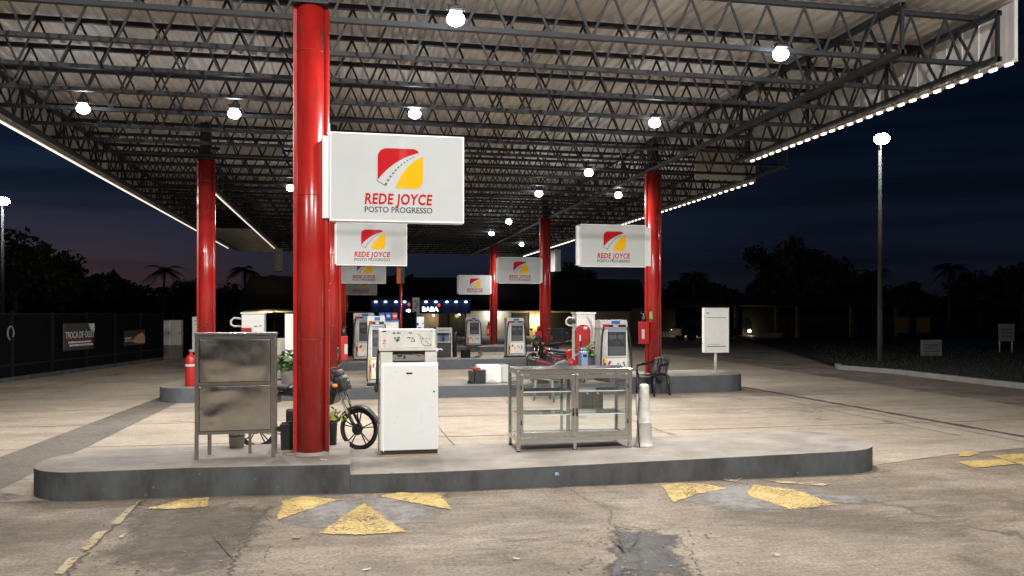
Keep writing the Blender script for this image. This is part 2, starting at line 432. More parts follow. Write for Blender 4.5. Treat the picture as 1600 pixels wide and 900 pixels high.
M['tar'] = mat('crack_tar', (0.075, 0.064, 0.053), 0.8, var=0.4, vs=12)

def scuffs(m, c, amt, sc, st):
    n = m.node_tree; p = n.nodes['Principled BSDF']; L = n.links; src = p.inputs['Base Color'].links[0].from_socket
    t_ = n.nodes.new('ShaderNodeTexCoord'); q = n.nodes.new('ShaderNodeMapping'); q.inputs['Scale'].default_value = st; L.new(t_.outputs['Object'], q.inputs[0])
    x = n.nodes.new('ShaderNodeTexNoise'); x.inputs['Scale'].default_value = sc; x.inputs['Detail'].default_value = 10; x.inputs['Roughness'].default_value = .7; L.new(q.outputs[0], x.inputs['Vector'])
    r = n.nodes.new('ShaderNodeValToRGB'); r.color_ramp.elements[0].position = amt; r.color_ramp.elements[0].color = (0, 0, 0, 1); r.color_ramp.elements[1].position = amt + .03; r.color_ramp.elements[1].color = (.8, .8, .8, 1); L.new(x.outputs[0], r.inputs[0])
    mx = n.nodes.new('ShaderNodeMixRGB'); L.new(r.outputs[0], mx.inputs[0]); L.new(src, mx.inputs[1]); mx.inputs[2].default_value = (*c, 1); L.new(mx.outputs[0], p.inputs['Base Color'])
scuffs(M['red'], (.17, .02, .018), .60, 6, (1, 1, .22)); scuffs(M['red'], (.52, .27, .24), .69, 24, (1, 1, .6))
scuffs(M['fridge'], (.42, .39, .33), .745, 16, (1, 1, 1)); scuffs(M['white'], (.40, .36, .31), .67, 11, (1, 1, 1)); scuffs(M['kerb'], (.20, .19, .175), .66, 15, (1, 1, 1))
scuffs(M['islandtop'], (.12, .105, .09), .63, 5, (1, 1, 1))
# ------------------------------------------------------------------ text
def text_mesh(body, size, name, m, parent, loc, rot=(PI / 2, 0, 0), bold=0.0, shear=0.0, depth=0.002, width=None, sx=1.0, space=1.0):
    c = bpy.data.curves.new(name + '_curve', 'FONT')
    c.body = body; c.size = size; c.align_x = 'CENTER'; c.align_y = 'CENTER'; c.offset = bold; c.shear = shear; c.space_character = space; c.extrude = depth
    c.resolution_u = 3
    t = bpy.data.objects.new(name + '_tmp', c); COL.objects.link(t)
    dg = bpy.context.evaluated_depsgraph_get(); dg.update()
    me = bpy.data.meshes.new_from_object(t.evaluated_get(dg), depsgraph=dg)
    bpy.data.objects.remove(t); bpy.data.curves.remove(c)
    me.name = name; me.materials.clear(); me.materials.append(m)
    xs = [v.co.x for v in me.vertices]
    if width: sx = width / (max(xs) - min(xs))
    cx = (max(xs) + min(xs)) / 2
    for v in me.vertices: v.co.x = (v.co.x - cx) * sx
    o = bpy.data.objects.new(name, me); COL.objects.link(o)
    o.parent = parent; o.location = loc; o.rotation_euler = rot
    return o

# ================================================================== GROUND
def sheet(name, poly, z, m, kind='structure'):
    mb = MB(); mb.prism(poly, 0, z, top_only=True)
    o = mb.build(name, m)
    if kind: o['kind'] = kind
    return o
sheet('ground', [(-600, -60), (600, -60), (600, 900), (-600, 900)], 0, M['asphalt'])
sheet('concrete_pavement', [(-9.0, 8.55), (G(62, 771)[0], 8.4), (5.6, 8.35), (7.3, 8.9), (9.3, 9.3), (12.2, 9.7), (13.5, 27), (13.5, 46), (-8.0, 46), (-8.0, 30), (-9.0, 20)], 0.004, M['concrete'])
sheet('stained_strip', [G(-40, 730), G(-40, 785), G(285, 626), G(250, 621)], 0.008, M['band'])
# slab joints: thin strips
jm = MB()
def strip(mb, a, b, w, z, wob=0.0, n=14):
    a = Vector((*a, z)); b = Vector((*b, z)); d = (b - a).normalized(); nrm = Vector((-d.y, d.x, 0))
    prev = None
    for i in range(n + 1):
        p = a.lerp(b, i / n) + nrm * random.uniform(-wob, wob)
        ww = w * random.uniform(0.5, 1.3) if wob else w
        cur = (mb.bm.verts.new(p + nrm * ww / 2), mb.bm.verts.new(p - nrm * ww / 2))
        if prev: mb.bm.faces.new((prev[0], prev[1], cur[1], cur[0]))
        prev = cur
for y in (11.6, 13.9, 16.1, 20.5, 23.2, 30.2, 34.2):
    strip(jm, (-7.6, y), (12.0, y), 0.028, 0.007, 0.02, 40)
for x in (-6.3, 1.4, 4.6, 8.6):
    strip(jm, (x, 10.2), (x, 16.6), 0.018, 0.0075, 0.015, 20)
    strip(jm, (x, 19.2), (x, 25), 0.018, 0.0075, 0.015, 20)
o = jm.build('pavement_joints', M['tar']); o['kind'] = 'structure'
dm = MB(); a = G(1160, 605); b = G(1640, 690)
strip(dm, a, b, 0.16, 0.008, 0.01, 30)
o = dm.build('drain_channel', M['tar']); o['kind'] = 'structure'
dm = MB(); strip(dm, G(1162, 609), G(1640, 698), 0.06, 0.008, 0.01, 30)
o = dm.build('pavement_edge', M['islandtop']); o['kind'] = 'structure'
lm = MB(); strip(lm, G(-30, 620), G(238, 574), 0.11, 0.010, 0.004, 30)
lay_ = lm.bm.verts.layers.float.new('wear')
for v in lm.bm.verts: v[lay_] = 1
o = lm.build('yellow_lane_marking', M['lineyel']); o['kind'] = 'structure'
lm = MB(); strip(lm, G(1050, 561), G(1280, 577), 0.12, 0.006, 0.004, 30)
o = lm.build('faint_road_edge', M['concpost']); o['kind'] = 'structure'
# dark dirty patches and cracks in the foreground
def worn(mb, pts, z, inset=.22, rim=0.0, jit=.01, sub=8, mid=None):
    """polygon with a rim ring: attribute wear = rim at the outline, 1 inside"""
    lay = mb.bm.verts.layers.float.get('wear') or mb.bm.verts.layers.float.new('wear')
    P_ = []
    for i in range(len(pts)):
        a = Vector(pts[i]); b = Vector(pts[(i + 1) % len(pts)])
        for k in range(sub): p = a.lerp(b, k / sub); P_.append(Vector((p.x + random.uniform(-jit, jit), p.y + random.uniform(-jit, jit))))
    c = sum(P_, Vector((0, 0))) / len(P_)
    def ring(f, w):
        o = []
        for p in P_:
            q = c + (p - c) * f; v = mb.bm.verts.new((q.x, q.y, z)); v[lay] = w; o.append(v)
        return o
    r0, r1 = ring(1, rim), ring(1 - inset, 1)
    n = len(P_)
    for i in range(n): mb.bm.faces.new((r0[i], r0[(i + 1) % n], r1[(i + 1) % n], r1[i]))
    cv = mb.bm.verts.new((c.x, c.y, z)); cv[lay] = 1
    for i in range(n): mb.bm.faces.new((r1[i], r1[(i + 1) % n], cv))
def blob(pts, z, m, name, jit=.05, inset=.5):
    mb = MB(); worn(mb, pts, z, inset, 0, jit, 5); o = mb.build(name, m); o['kind'] = 'structure'
blob([G(195, 785), G(300, 776), G(440, 778), G(460, 800), G(430, 830), G(395, 870), G(370, 915), G(100, 915), G(160, 830)], 0.0032, M['dirt'], 'dirty_asphalt_patch')
blob([G(930, 815), G(1010, 812), G(1065, 824), G(1100, 860), G(1125, 930), G(915, 930), G(935, 870)], 0.0032, M['oil'], 'oil_stain', .06, .7)
blob([G(960, 835), G(1000, 832), G(1010, 862), G(1000, 915), G(945, 915), G(950, 870)], 0.0060, M['oil'], 'oil_stain_core', .05, .6)
cm = MB()
def crack(pix, w=0.014):
    for i in range(len(pix) - 1): strip(cm, G(*pix[i]), G(*pix[i + 1]), w * .6, 0.0045 + 0.0002 * random.random(), 0.03, 16)
crack([(890, 766), (915, 780), (943, 788), (956, 806), (950, 816), (965, 826), (1000, 824)], 0.016)
crack([(965, 826), (930, 852), (893, 850)], 0.012); crack([(850, 882), (900, 884), (945, 880), (965, 895)], 0.012)
crack([(720, 862), (790, 858), (850, 840), (900, 836)], 0.008); crack([(425, 790), (395, 822), (375, 865), (352, 905)], 0.03)
crack([(225, 782), (180, 822), (140, 860), (100, 905)], 0.03); crack([(1055, 835), (1075, 860), (1100, 905)], 0.012)
crack([(930, 870), (905, 893)], 0.012); crack([(1000, 838), (1060, 842)], 0.012)
crack([(1380, 715), (1450, 716), (1500, 715)], 0.012)
o = cm.build('pavement_cracks', M['tar']); o['kind'] = 'structure'
def mark(name, polys, m, z, inset=.12, rim=.45):
    mb = MB()
    for pix in polys: worn(mb, [G(*q) for q in pix], z, inset, rim, .006, 8)
    o = mb.build(name, m); o['kind'] = 'structure'
mark('grey_pavement_marking', [[(560, 772), (640, 768), (712, 800), (690, 818), (644, 834), (590, 838), (500, 838), (425, 818), (440, 782), (500, 774)],
     [(1030, 757), (1160, 750), (1300, 770), (1420, 775), (1400, 788), (1320, 792), (1235, 800), (1150, 805), (1060, 790), (1028, 775)]], M['greypaint'], 0.0052, .45, 0.0)
mark('yellow_pavement_marking', [
    [(440, 784), (472, 776), (534, 781), (498, 793), (428, 816)],
    [(571, 785), (640, 834), (566, 838), (495, 836), (530, 810)],
    [(588, 776), (625, 770), (690, 773), (711, 799), (650, 788)],
    [(1030, 759), (1060, 755), (1105, 757), (1140, 764), (1090, 774), (1050, 788)],
    [(1172, 757), (1240, 765), (1316, 791), (1235, 798), (1163, 775)],
    [(222, 797), (285, 781), (330, 778), (326, 793), (270, 797)],
    [(1500, 705), (1535, 709), (1515, 714), (1497, 714)],
    [(1545, 712), (1600, 709), (1660, 712), (1660, 740), (1600, 729)],
    [(1492, 722), (1570, 718), (1590, 726), (1520, 733)]], M['yelpaint'], 0.0092)
mark('faded_lane_dashes', [
    [(84, 899), (108, 872), (126, 871), (100, 899)], [(122, 862), (152, 831), (170, 829), (138, 862)], [(168, 824), (200, 795), (222, 781), (186, 822)],
    [(1120, 745), (1165, 747), (1150, 755), (1130, 751)], [(1195, 751), (1300, 757), (1290, 761), (1210, 755)]], M['fadepaint'], 0.0092)
random.seed(12); mb = MB()
def stone(px, py, s_):
    x, y = G(px, py); r = [bmesh.ops.create_icosphere(mb.bm, subdivisions=1, radius=s_, matrix=Matrix.Translation((x, y, s_ * .35 + .004)) @ Matrix.Rotation(random.uniform(0, 3), 4, 'Z') @ Matrix.Diagonal((random.uniform(.7, 1.5), random.uniform(.6, 1.1), random.uniform(.35, .7), 1)))]
    for v in r[0]['verts']: v.co += Vector((random.uniform(-.2, .2), random.uniform(-.2, .2), random.uniform(-.1, .1))) * s_
for _ in range(110): stone(random.gauss(1010, 55), random.uniform(822, 898), random.uniform(.004, .014))
for _ in range(150): stone(random.uniform(130, 440), random.uniform(785, 898), random.uniform(.003, .012))
for _ in range(200): stone(random.uniform(0, 1600), random.uniform(762, 898), random.uniform(.002, .008))
for _ in range(90): stone(random.uniform(240, 1300), random.uniform(768, 786) - (random.random() < 0), random.uniform(.003, .009))
tag(mb.build('gravel', mat('gravel_bits', (.24, .205, .165), .85, var=.6, vs=30)), 'loose grit and gravel bits scattered over the worn asphalt', 'gravel', kind='stuff')
# verge on the right with its kerb
vp = [G(1312, 577), G(1400, 584), G(1500, 596), G(1640, 612)]
far = [(70, 16), (70, 70), (34, 70)]
sheet('grass_verge', [vp[0], vp[1], vp[2], vp[3]] + far, 0.10, M['earth'])
km = MB()
for i in range(3): km.bar((*vp[i], 0.065), (*vp[i + 1], 0.065), 0.16, 0.13)
km.bar((*vp[0], 0.065), (vp[0][0] + .5, vp[0][1] + .9, 0.065), 0.16, 0.13)
o = km.build('verge_kerb', M['concpost']); o['kind'] = 'structure'
gm = MB()
for i in range(5000):
    u, v = random.random(), random.random()
    a = Vector(vp[0]).lerp(Vector(vp[3]), u); b = Vector((24, 40)).lerp(Vector((45, 22)), u)
    p = a.lerp(b, 0.02 + v * 0.9); h = random.uniform(0.04, 0.13); an = random.uniform(0, PI); dx, dy = 0.02 * math.cos(an), 0.02 * math.sin(an)
    f = gm.bm.faces.new([gm.bm.verts.new(q) for q in ((p.x - dx, p.y - dy, 0.09), (p.x + dx, p.y + dy, 0.09), (p.x + random.uniform(-.05, .05), p.y + random.uniform(-.05, .05), 0.1 + h))])
tag(gm.build('grass', mat('verge_grass', (0.014, 0.022, 0.008), 0.8, var=.5, vs=2)), 'low dark grass on the verge beside the kerb', 'grass', kind='stuff')

# ================================================================== ISLANDS
def rounded(x0, x1, yf, yb, rl, rr, n=10):
    """outline counter-clockwise; yf(x) front edge; rl / rr: corner radii, 0 = square"""
    out = []
    def arc(cx, cy, r, a0, a1):
        for k in range(n + 1):
            a = a0 + (a1 - a0) * k / n; out.append((cx + r * math.cos(a), cy + r * math.sin(a)))
    if rl: arc(x0 + rl, yf(x0 + rl) + rl, rl, PI, 1.5 * PI)
    else: out.append((x0, yf(x0)))
    m = 8
    a, b = x0 + rl, x1 - rr
    for k in range(1, m): x = a + (b - a) * k / m; out.append((x, yf(x)))
    if rr:
        arc(x1 - rr, yf(x1 - rr) + rr, rr, -PI / 2, 0); arc(x1 - rr, yb - rr, rr, 0, PI / 2)
    else: out += [(x1, yf(x1)), (x1, yb)]
    if rl: arc(x0 + rl, yb - rl, rl, PI / 2, PI)
    else: out.append((x0, yb))
    return out
def island(label, segs, yf, yb, sm):
    t = thing('fuel_island', label, 'fuel island', (0, 0, 0), kind='structure')
    for (x0, x1, z0, z1, rl, rr) in segs:
        zf = (lambda x, y, x0=x0, x1=x1, z0=z0, z1=z1: z0 + (z1 - z0) * (x - x0) / (x1 - x0))
        out = rounded(x0, x1, yf, yb, rl, rr)
        # kerb body with bevelled top edge, cement top inset
        mb = MB(); mb.prism(out, -0.02, lambda x, y: zf(x, y) - 0.004)
        mb.build('kerb_face', sm, t)
        cx = (x0 + x1) / 2; cy = (yf(cx) + yb) / 2
        mb = MB(); mb.prism([(cx + (x - cx) * (1 - .02 / (x1 - x0) * 0), y) for x, y in out], lambda x, y: zf(x, y) - 0.0035, zf)
        o = mb.build('island_top', M['islandtop'], t)
    return t
def yf1(x):
    if x < -1.5: return 8.32
    if x < 1.0: return 8.32 - 0.27 * (x + 1.5) / 2.5
    return 8.05
XS = XY(547, 8.25)
island('nearest raised concrete island with dark grey painted kerb and rounded ends', [(-2.98, XS, 0.27, 0.285, 0.55, 0), (XS + 0.002, 5.95, 0.185, 0.26, 0, 0.6)], yf1, 9.62, M['kerb'])
island('second concrete island with raised ends behind the nearest one', [(-3.65, -0.12, 0.295, 0.295, 0.6, 0), (-0.118, 5.6, 0.25, 0.25, 0, 0), (5.602, 8.9, 0.36, 0.39, 0, 0.6)], lambda x: 17.0, 18.75, M['kerb2'])
island('third concrete island with grey kerb in the middle distance', [(-3.6, 0.05, 0.33, 0.33, 0.6, 0), (0.052, 2.2, 0.25, 0.25, 0, 0), (2.202, 8.9, 0.32, 0.32, 0, 0.6)], lambda x: 25.6, 27.9, M['kerb2'])
island('farthest concrete island with grey kerb under the rear columns', [(-3.6, 8.9, 0.24, 0.24, 0.6, 0.6)], lambda x: 36.9, 39.6, M['kerb2'])
def ztop(X):
    return 0.278 if X < XS else 0.185 + 0.075 * (X - XS) / (5.95 - XS)

# ================================================================== CANOPY
ZB, ZR = 5.02, 5.72        # bottom of trusses / roof sheet
can = thing('station_canopy', 'wide flat canopy of open grey steel trusses under corrugated sheet', 'canopy', kind='structure')
def roofsheet(x0, x1, y0, y1, z):
    mb = MB(); p = 0.19; prof = []
    x = x0
    while x < x1:
        prof += [(x, z), (x + p * .30, z), (x + p * .46, z + .035), (x + p * .84, z + .035)]; x += p
    prof.append((x1, z))
    ys = [y0 + (y1 - y0) * k / 12 for k in range(13)]
    rows = [[mb.bm.verts.new((x, y, zz)) for x, zz in prof] for y in ys]
    for j in range(12):
        for i in range(len(prof) - 1):
            mb.bm.faces.new((rows[j][i], rows[j][i + 1], rows[j + 1][i + 1], rows[j + 1][i]))
    return mb.build('roof_sheet', M['roof'], can, solid=0.003)
roofsheet(-5.6, 8.32, 8.95, 16.4, ZR)
roofsheet(-5.6, 9.72, 16.41, 45.0, ZR + 0.001)
def truss(x0, x1, y, zb=ZB, zt=ZR - 0.04, per=0.50):
    mb = MB(); c = 0.07
    mb.b2(x0, x1, -c / 2, c / 2, zt - 0.06, zt)
    mb.b2(x0, x1, -c / 2, c / 2, zb, zb + 0.055)
    n = int((x1 - x0) / per); d = (x1 - x0) / n
    for i in range(n):
        xa = x0 + i * d
        mb.bar((xa, 0.012, zt - 0.05), (xa + d / 2, 0.012, zb + 0.03), 0.018, 0.028)
        mb.bar((xa + d / 2, -0.012, zb + 0.03), (xa + d, -0.012, zt - 0.05), 0.018, 0.028)
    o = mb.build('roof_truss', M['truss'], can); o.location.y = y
    return o
y = 9.45; pf = pr = None
while y < 44.9:
    if y < 16.2:
        if pf is None: pf = truss(-5.5, 8.22, y)
        else:
            q = pf.copy(); COL.objects.link(q); q.location.y = y
    else:
        if pr is None: pr = truss(-5.5, 9.62, y)
        else:
            q = pr.copy(); COL.objects.link(q); q.location.y = y
    y += 1.22
def girder(x, y0, y1, zb=ZB - 0.06, zt=ZR - 0.12, per=0.7, w=0.05):
    mb = MB()
    mb.b2(-w, w, y0, y1, zt - 0.06, zt); mb.b2(-w, w, y0, y1, zb, zb + 0.055)
    n = int((y1 - y0) / per); d = (y1 - y0) / n
    for i in range(n):
        ya = y0 + i * d
        mb.bar((.01, ya, zt - .03), (.01, ya + d / 2, zb + .03), 0.025, 0.03)
        mb.bar((-.01, ya + d / 2, zb + .03), (-.01, ya + d, zt - .03), 0.025, 0.03)
        if i % 3 == 0: mb.b2(-0.02, 0.02, ya, ya + 0.04, zb, zt)
    o = mb.build('long_girder', M['truss'], can); o.location.x = x
for gx, g0, g1 in ((-5.38, 9.0, 44.8), (8.12, 9.0, 16.3), (9.5, 16.5, 44.8), (-0.33, 9.0, 44.8), (6.75, 9.0, 44.8), (-3.3, 20.0, 44.8)):
    girder(gx, g0, g1)
def fascia(x, y0, y1, z0=ZB - 0.05, z1=ZR + 0.12, along='y', rib=0.3, inner=-1):
    mb = MB()
    n = max(1, int((y1 - y0) / rib)); d = (y1 - y0) / n
    if along == 'y':
        mb.b2(x - .012, x + .012, y0, y1, z0, z1)
        for i in range(n + 1):
            mb.b2(x - .024, x + .024, y0 + i * d - .012, y0 + i * d + .012, z0 + .002, z1 - .002)
        mb.b2(x - .04, x + .04, y0, y1, z0 - .02, z0 - .001)
    else:
        mb.b2(y0, y1, x - .012, x + .012, z0, z1)
        for i in range(n + 1): mb.b2(y0 + i * d - .012, y0 + i * d + .012, x - .024, x + .024, z0 + .002, z1 - .002)
    return mb.build('fascia', M['fascia'], can)
def ledstrip(x, y0, y1, step, z=ZB - 0.085, l=0.11, m='led', r=.016):
    mb = MB(); y = y0
    while y < y1:
        mb.b2(x - r, x + r, y, y + l, z - .012, z + .012); y += step
    return mb.build('led_strip', M[m], can)
fascia(8.32, 8.95, 15.9); ledstrip(8.32, 9.0, 15.9, 0.26)
fascia(-5.62, 8.95, 42.0); ledstrip(-5.62, 9.0, 42, 0.22, l=0.19, m='leddim', r=.012)
fascia(9.73, 18.4, 45.0); ledstrip(9.73, 18.5, 45, 0.34)
fascia(18.4, 8.2, 9.71, along='x')
fascia(-3.36, 21.5, 44.9, z0=ZB - 0.10, z1=ZB + 0.1); ledstrip(-3.36, 21.6, 44.8, 0.30, z=ZB - 0.135, l=0.16, m='leddim', r=.012)
fascia(45.02, -5.6, 9.7, along='x', z0=ZB, z1=ZR + 0.1)
fascia(19.4, XY(345, 19.4), XY(440, 19.4), along='x', z0=ZB + 0.25, z1=ZR - 0.15)
mb = MB(); mb.b2(-5.58, -3.4, 33.0, 44.6, ZB - 0.03, ZB - 0.004); mb.build('soffit_panel', M['roof'], can)
# hanging loose cable + small wire
mb = MB(); a = Vector((XY(1065, 12.6), 12.6, ZB)); mb.tube([a, a + Vector((-.05, 0, -.06)), a + Vector((-.16, 0, -.12)), a + Vector((-.2, 0, -.17))], 0.012, 6)
mb.build('loose_cable', M['concpost'], can)

# floodlights
def floodlight(label, X, Y, z=5.0, first=[None], power=P_CANOPY):
    if first[0] is None:
        t = thing('floodlight', label, 'floodlight', (X, Y, z), 0, 'canopy floodlights')
        mb = MB(); mb.box((0, 0, 0.075), (0.15, 0.12, 0.04), bev=0.012)
        for k in range(7): mb.box((-0.06 + k * .02, 0, 0.10), (0.006, 0.1, 0.03))
        mb.build('housing', M['dkmetal'], t)
        mb = MB(); mb.ball((0, 0, -0.02), 0.088, (1.1, 1.0, 0.85), u=28, v=18); mb.build('lens', M['lens'], t)
        mb = MB(); mb.tube([(-.10, 0, .07), (-.10, 0, .13), (.10, 0, .13), (.10, 0, .07)], 0.008, 6); mb.tube([(0, 0, .13), (0, 0, .2)], .012, 6); mb.build('bracket', M['dkmetal'], t)
        first[0] = t
        ld = bpy.data.lights.new('floodlight_light', 'AREA'); ld.shape = 'DISK'; ld.size = 0.22; ld.energy = power; ld.color = (1.0, 0.965, 0.92); ld.spread = R(170)
        lo = bpy.data.objects.new('floodlight_light', ld); COL.objects.link(lo); lo.parent = t; lo.location = (0, 0, -0.13)
    else:
        t = dup(first[0], (X, Y, z), 0, label)
    return t
FL = [(712, 30, 'brightest floodlight at the top, above the largest sign'), (1220, 85, 'large floodlight at upper right beside the white fascia'), (130, 170, 'floodlight at the far left under the canopy, near the lit left edge'),
      (366, 178, 'floodlight left of the nearest red column'), (648, 178, 'floodlight just above the largest sign, behind the brightest one'), (1023, 192, 'floodlight above the right front red column'),
      (920, 270, 'small floodlight between the largest sign and the right front column'), (842, 303, 'floodlight above the second right red column'), (966, 305, 'small floodlight just left of the right front column top'),
      (454, 294, 'small floodlight at the left edge of the nearest column'), (795, 347, 'distant floodlight left of the second right column top'), (768, 365, 'distant floodlight above the farthest right column'), (815, 382, 'lowest distant floodlight above the third sign on the right')]
for i, (px, py, lb) in enumerate(FL):
    z = 4.96
    X, Y = G(px, py, z - 0.02)
    floodlight(lb, X, Y, z)

# ================================================================== COLUMNS
def column(label, X, Y, zb, first=[None]):
    t = thing('canopy_column', label, 'column', (X, Y, zb), 0, 'red canopy columns')
    h = 4.95 - zb
    mb = MB(); mb.lathe([(0.150, 0), (0.150, h)], n=32)
    mb.box((-0.150, 0.0, h / 2), (0.06, 0.10, h), bev=0.008)
    mb.build('shaft', M['red'], t)
    mb = MB(); mb.tube([(0.158, -0.03, 0.03), (0.158, -0.03, h - .02)], 0.034, 12); mb.build('downpipe', M['red'], t)
    mb = MB(); mb.box((0, 0, h + (ZR - 4.95) / 2), (0.2, 0.2, ZR - 4.95 - 0.02)); mb.box((0, 0, h + .011), (0.36, 0.36, 0.02)); mb.build('top_post', M['truss'], t)
    mb = MB(); mb.lathe([(.20, -.002), (.185, .018), (.160, .032), (.151, .034)], n=24); mb.build('cement_collar', M['islandtop'], t)
    mb = MB()
    for k in range(3): mb.lathe([(0.154, 0), (0.154, .012)], (0, 0, 1.2 + k * 1.5), 32)
    mb.build('weld_band', M['red'], t)
    return t
ROWS = [8.88, 17.8, 27.4, 38.4]
C = {}
C['l1'] = column('nearest and widest red column, beside the steel cabinet', XY(486, 8.88), 8.88, ztop(-.36))
C['l2'] = column('red column directly behind the nearest one', XY(519, 17.8), 17.8, 0.295)
C['l3'] = column('thin red column third in the left row behind the two nearest', XY(531, 27.0), 27.0, 0.33)
C['l4'] = column('farthest red column of the left row', XY(537, 38.3), 38.3, 0.24)
C['r2'] = column('right front red column standing between the black chair and the white board', XY(1020, 17.75), 17.75, 0.37)
C['r3'] = column('second red column of the right row, in front of the far wall lamp', XY(851.5, 27.0), 27.0, 0.32)
C['r4'] = column('farthest red column of the right row', XY(771, 38.7), 38.7, 0.24)
C['lo'] = column('red column at far left behind the steel cabinet', XY(322, 18.1), 18.1, 0.295)
mb = MB(); mb.box((-0.10, -0.155, ZH(493, 6.7, 17.7) - 0.37), (0.08, 0.05, 0.17), rz=R(-30), mi=0); mb.box((-0.085, -0.16, ZH(493, 6.7, 17.7) - 0.37), (0.03, 0.052, 0.175), rz=R(-30), mi=1)
mb.build('sticker', [M['leafy'], M['yellow']], C['r2'])

# ================================================================== SIGNS
def bez(p0, p1, p2, p3, n=14):
    return [tuple((1 - t) ** 3 * a + 3 * (1 - t) ** 2 * t * b + 3 * (1 - t) * t * t * c + t ** 3 * d for a, b, c, d in zip(p0, p1, p2, p3)) for t in [k / n for k in range(n + 1)]]
def emblem_mesh(S):
    """emblem coordinates: picture units of the logo (x right, y down), centre (350,320), S metres per unit"""
    mb = MB()
    Mx = Matrix(((S, 0, 0, -352 * S), (0, 0, -1, 0), (0, -S, 0, 320 * S), (0, 0, 0, 1)))
    red = [(130, 440), (130, 225)] + bez((130, 225), (130, 165), (165, 126), (235, 126)) + [(480, 126)] + bez((480, 126), (510, 128), (528, 145), (537, 162)) + bez((537, 162), (390, 200), (240, 290), (130, 440))[1:-1]
    yel = [(305, 515)] + bez((305, 515), (350, 370), (450, 250), (577, 198)) + [(577, 425)] + bez((577, 425), (577, 480), (545, 519), (485, 519))
    def clean(p):
        o = []
        for q in p:
            if not o or (abs(q[0] - o[-1][0]) + abs(q[1] - o[-1][1])) > 1e-3: o.append(q)
        return o
    mb.prism(clean(red), 0, 0.003, 0, Mx); mb.prism(clean(yel), 0, 0.003, 1, Mx)
    c = bez((205, 488), (290, 330), (410, 225), (535, 187), 12)
    for i in range(11):
        x, y = c[i]; x2, y2 = c[i + 1]; L = math.hypot(x2 - x, y2 - y); ux, uy = (x2 - x) / L, (y2 - y) / L; w = 10 - i * 0.65; l = L * 0.55
        mb.prism([(x - uy * w, y + ux * w), (x + ux * l - uy * w, y + uy * l + ux * w), (x + ux * l + uy * w, y + uy * l - ux * w), (x + uy * w, y - ux * w)], 0, 0.004, 2, Mx)
    mb.prism([(118, 445), (122, 441), (205, 492), (203, 497)], 0, 0.004, 2, Mx)
    return mb
SW, SH, SD = 1.42, 0.925, 0.15
def make_sign():
    t = thing('hanging_sign', 'x', 'sign', (0, 0, 0), 0, 'white hanging logo signs on the columns')
    mb = MB(); mb.b2(-SW / 2 + .008, SW / 2 - .008, -SD / 2, SD / 2, -SH / 2 + .008, SH / 2 - .008, bev=.004); mb.build('panel', M['signw'], t)
    mb = MB()
    for x in (-SW / 2, SW / 2 - .016): mb.b2(x, x + .016, -SD / 2 - .006, SD / 2 + .006, -SH / 2, SH / 2)
    for z in (-SH / 2, SH / 2 - .016): mb.b2(-SW / 2 + .017, SW / 2 - .017, -SD / 2 - .006, SD / 2 + .006, z, z + .016)
    mb.build('trim', M['signside'], t)
    S = 0.485 / 452
    e = emblem_mesh(S).build('emblem', [M['logored'], M['logoyel'], M['logoblk']], t); e.location = (0.025, -SD / 2 - 0.0005, 0.105)
    text_mesh('REDE JOYCE', 0.155, 'title_lettering', M['logored'], t, (0.01, -SD / 2 - 0.002, -0.228), bold=0.0042, shear=0.12, width=0.715, space=1.08)
    text_mesh('POSTO PROGRESSO', 0.085, 'subtitle_lettering', M['logogrey'], t, (0.01, -SD / 2 - 0.002, -0.338), bold=0.0012, width=0.715)
    return t
s0 = make_sign()
def put_sign(px0, px1, py0, py1, Y, label, side, colx, first=[True]):
    xa, xb = XY(px0, Y), XY(px1, Y); xm = (xa + xb) / 2
    za, zb = ZH(py0, xm, Y), ZH(py1, xm, Y)
    t = s0 if first[0] else dup(s0, (0, 0, 0)); first[0] = False
    t['label'] = label
    t.location = (xm, Y + SD / 2, (za + zb) / 2); t.scale = ((xb - xa) / SW, 1, abs(za - zb) / SH)
    # bracket to the column
    e = xa if side < 0 else xb
    w = abs(e - colx) - 0.12
    if w > 0.02:
        mb = MB(); mb.box((side * (SW / 2 + w / 2 / ((xb - xa) / SW)), 0.02, 0), (w / ((xb - xa) / SW), 0.07, SH * 0.93)); mb.build('bracket', M['signside'], t)
    return t
put_sign(515, 725, 210, 347, 8.72, 'largest white sign with red and yellow emblem, on the nearest column', -1, C['l1'].location.x)
put_sign(525, 636, 348, 415, 17.6, 'second white emblem sign of the left row, below the largest sign', -1, C['l2'].location.x)
put_sign(533, 603, 402, 443, 26.8, 'third white sign of the left row, its top hidden by the second', -1, C['l3'].location.x)
put_sign(538, 589, 430, 461, 38.1, 'smallest and lowest white sign of the left row', -1, C['l4'].location.x)
put_sign(907, 1009, 351, 417, 17.5, 'white emblem sign on the right front column', 1, C['r2'].location.x)
put_sign(779, 845, 402, 443, 26.8, 'white emblem sign on the second right column', 1, C['r3'].location.x)
put_sign(717, 766, 430, 460, 38.5, 'small white emblem sign on the farthest right column', 1, C['r4'].location.x)
def hang_box(px0, px1, py0, py1, Y, label, rz):
    xm = XY((px0 + px1) / 2, Y); za, zb = ZH(py0, xm, Y), ZH(py1, xm, Y)
    t = thing('light_box_sign', label, 'sign', (xm, Y, zb), rz, 'blank white boxes under the canopy edge')
    w = (px1 - px0) * D(xm, Y) / F
    h = za - zb
    mb = MB(); mb.b2(-w * .38, w * .38, -.5, .5, 0, h, bev=.01); mb.build('box', M['signw'], t)
    mb = MB(); mb.tube([(0, 0, h), (0, 0, ZB - zb)], .02, 6); mb.build('hanger', M['dkmetal'], t)
    mb = MB(); mb.b2(-w * .2, w * .2, -.504, -.501, h * .25, h * .7); mb.build('faded_print', M['cream'], t)
hang_box(427, 442, 389, 424, 38, 'narrow white box hanging under the inner left canopy edge', R(8))
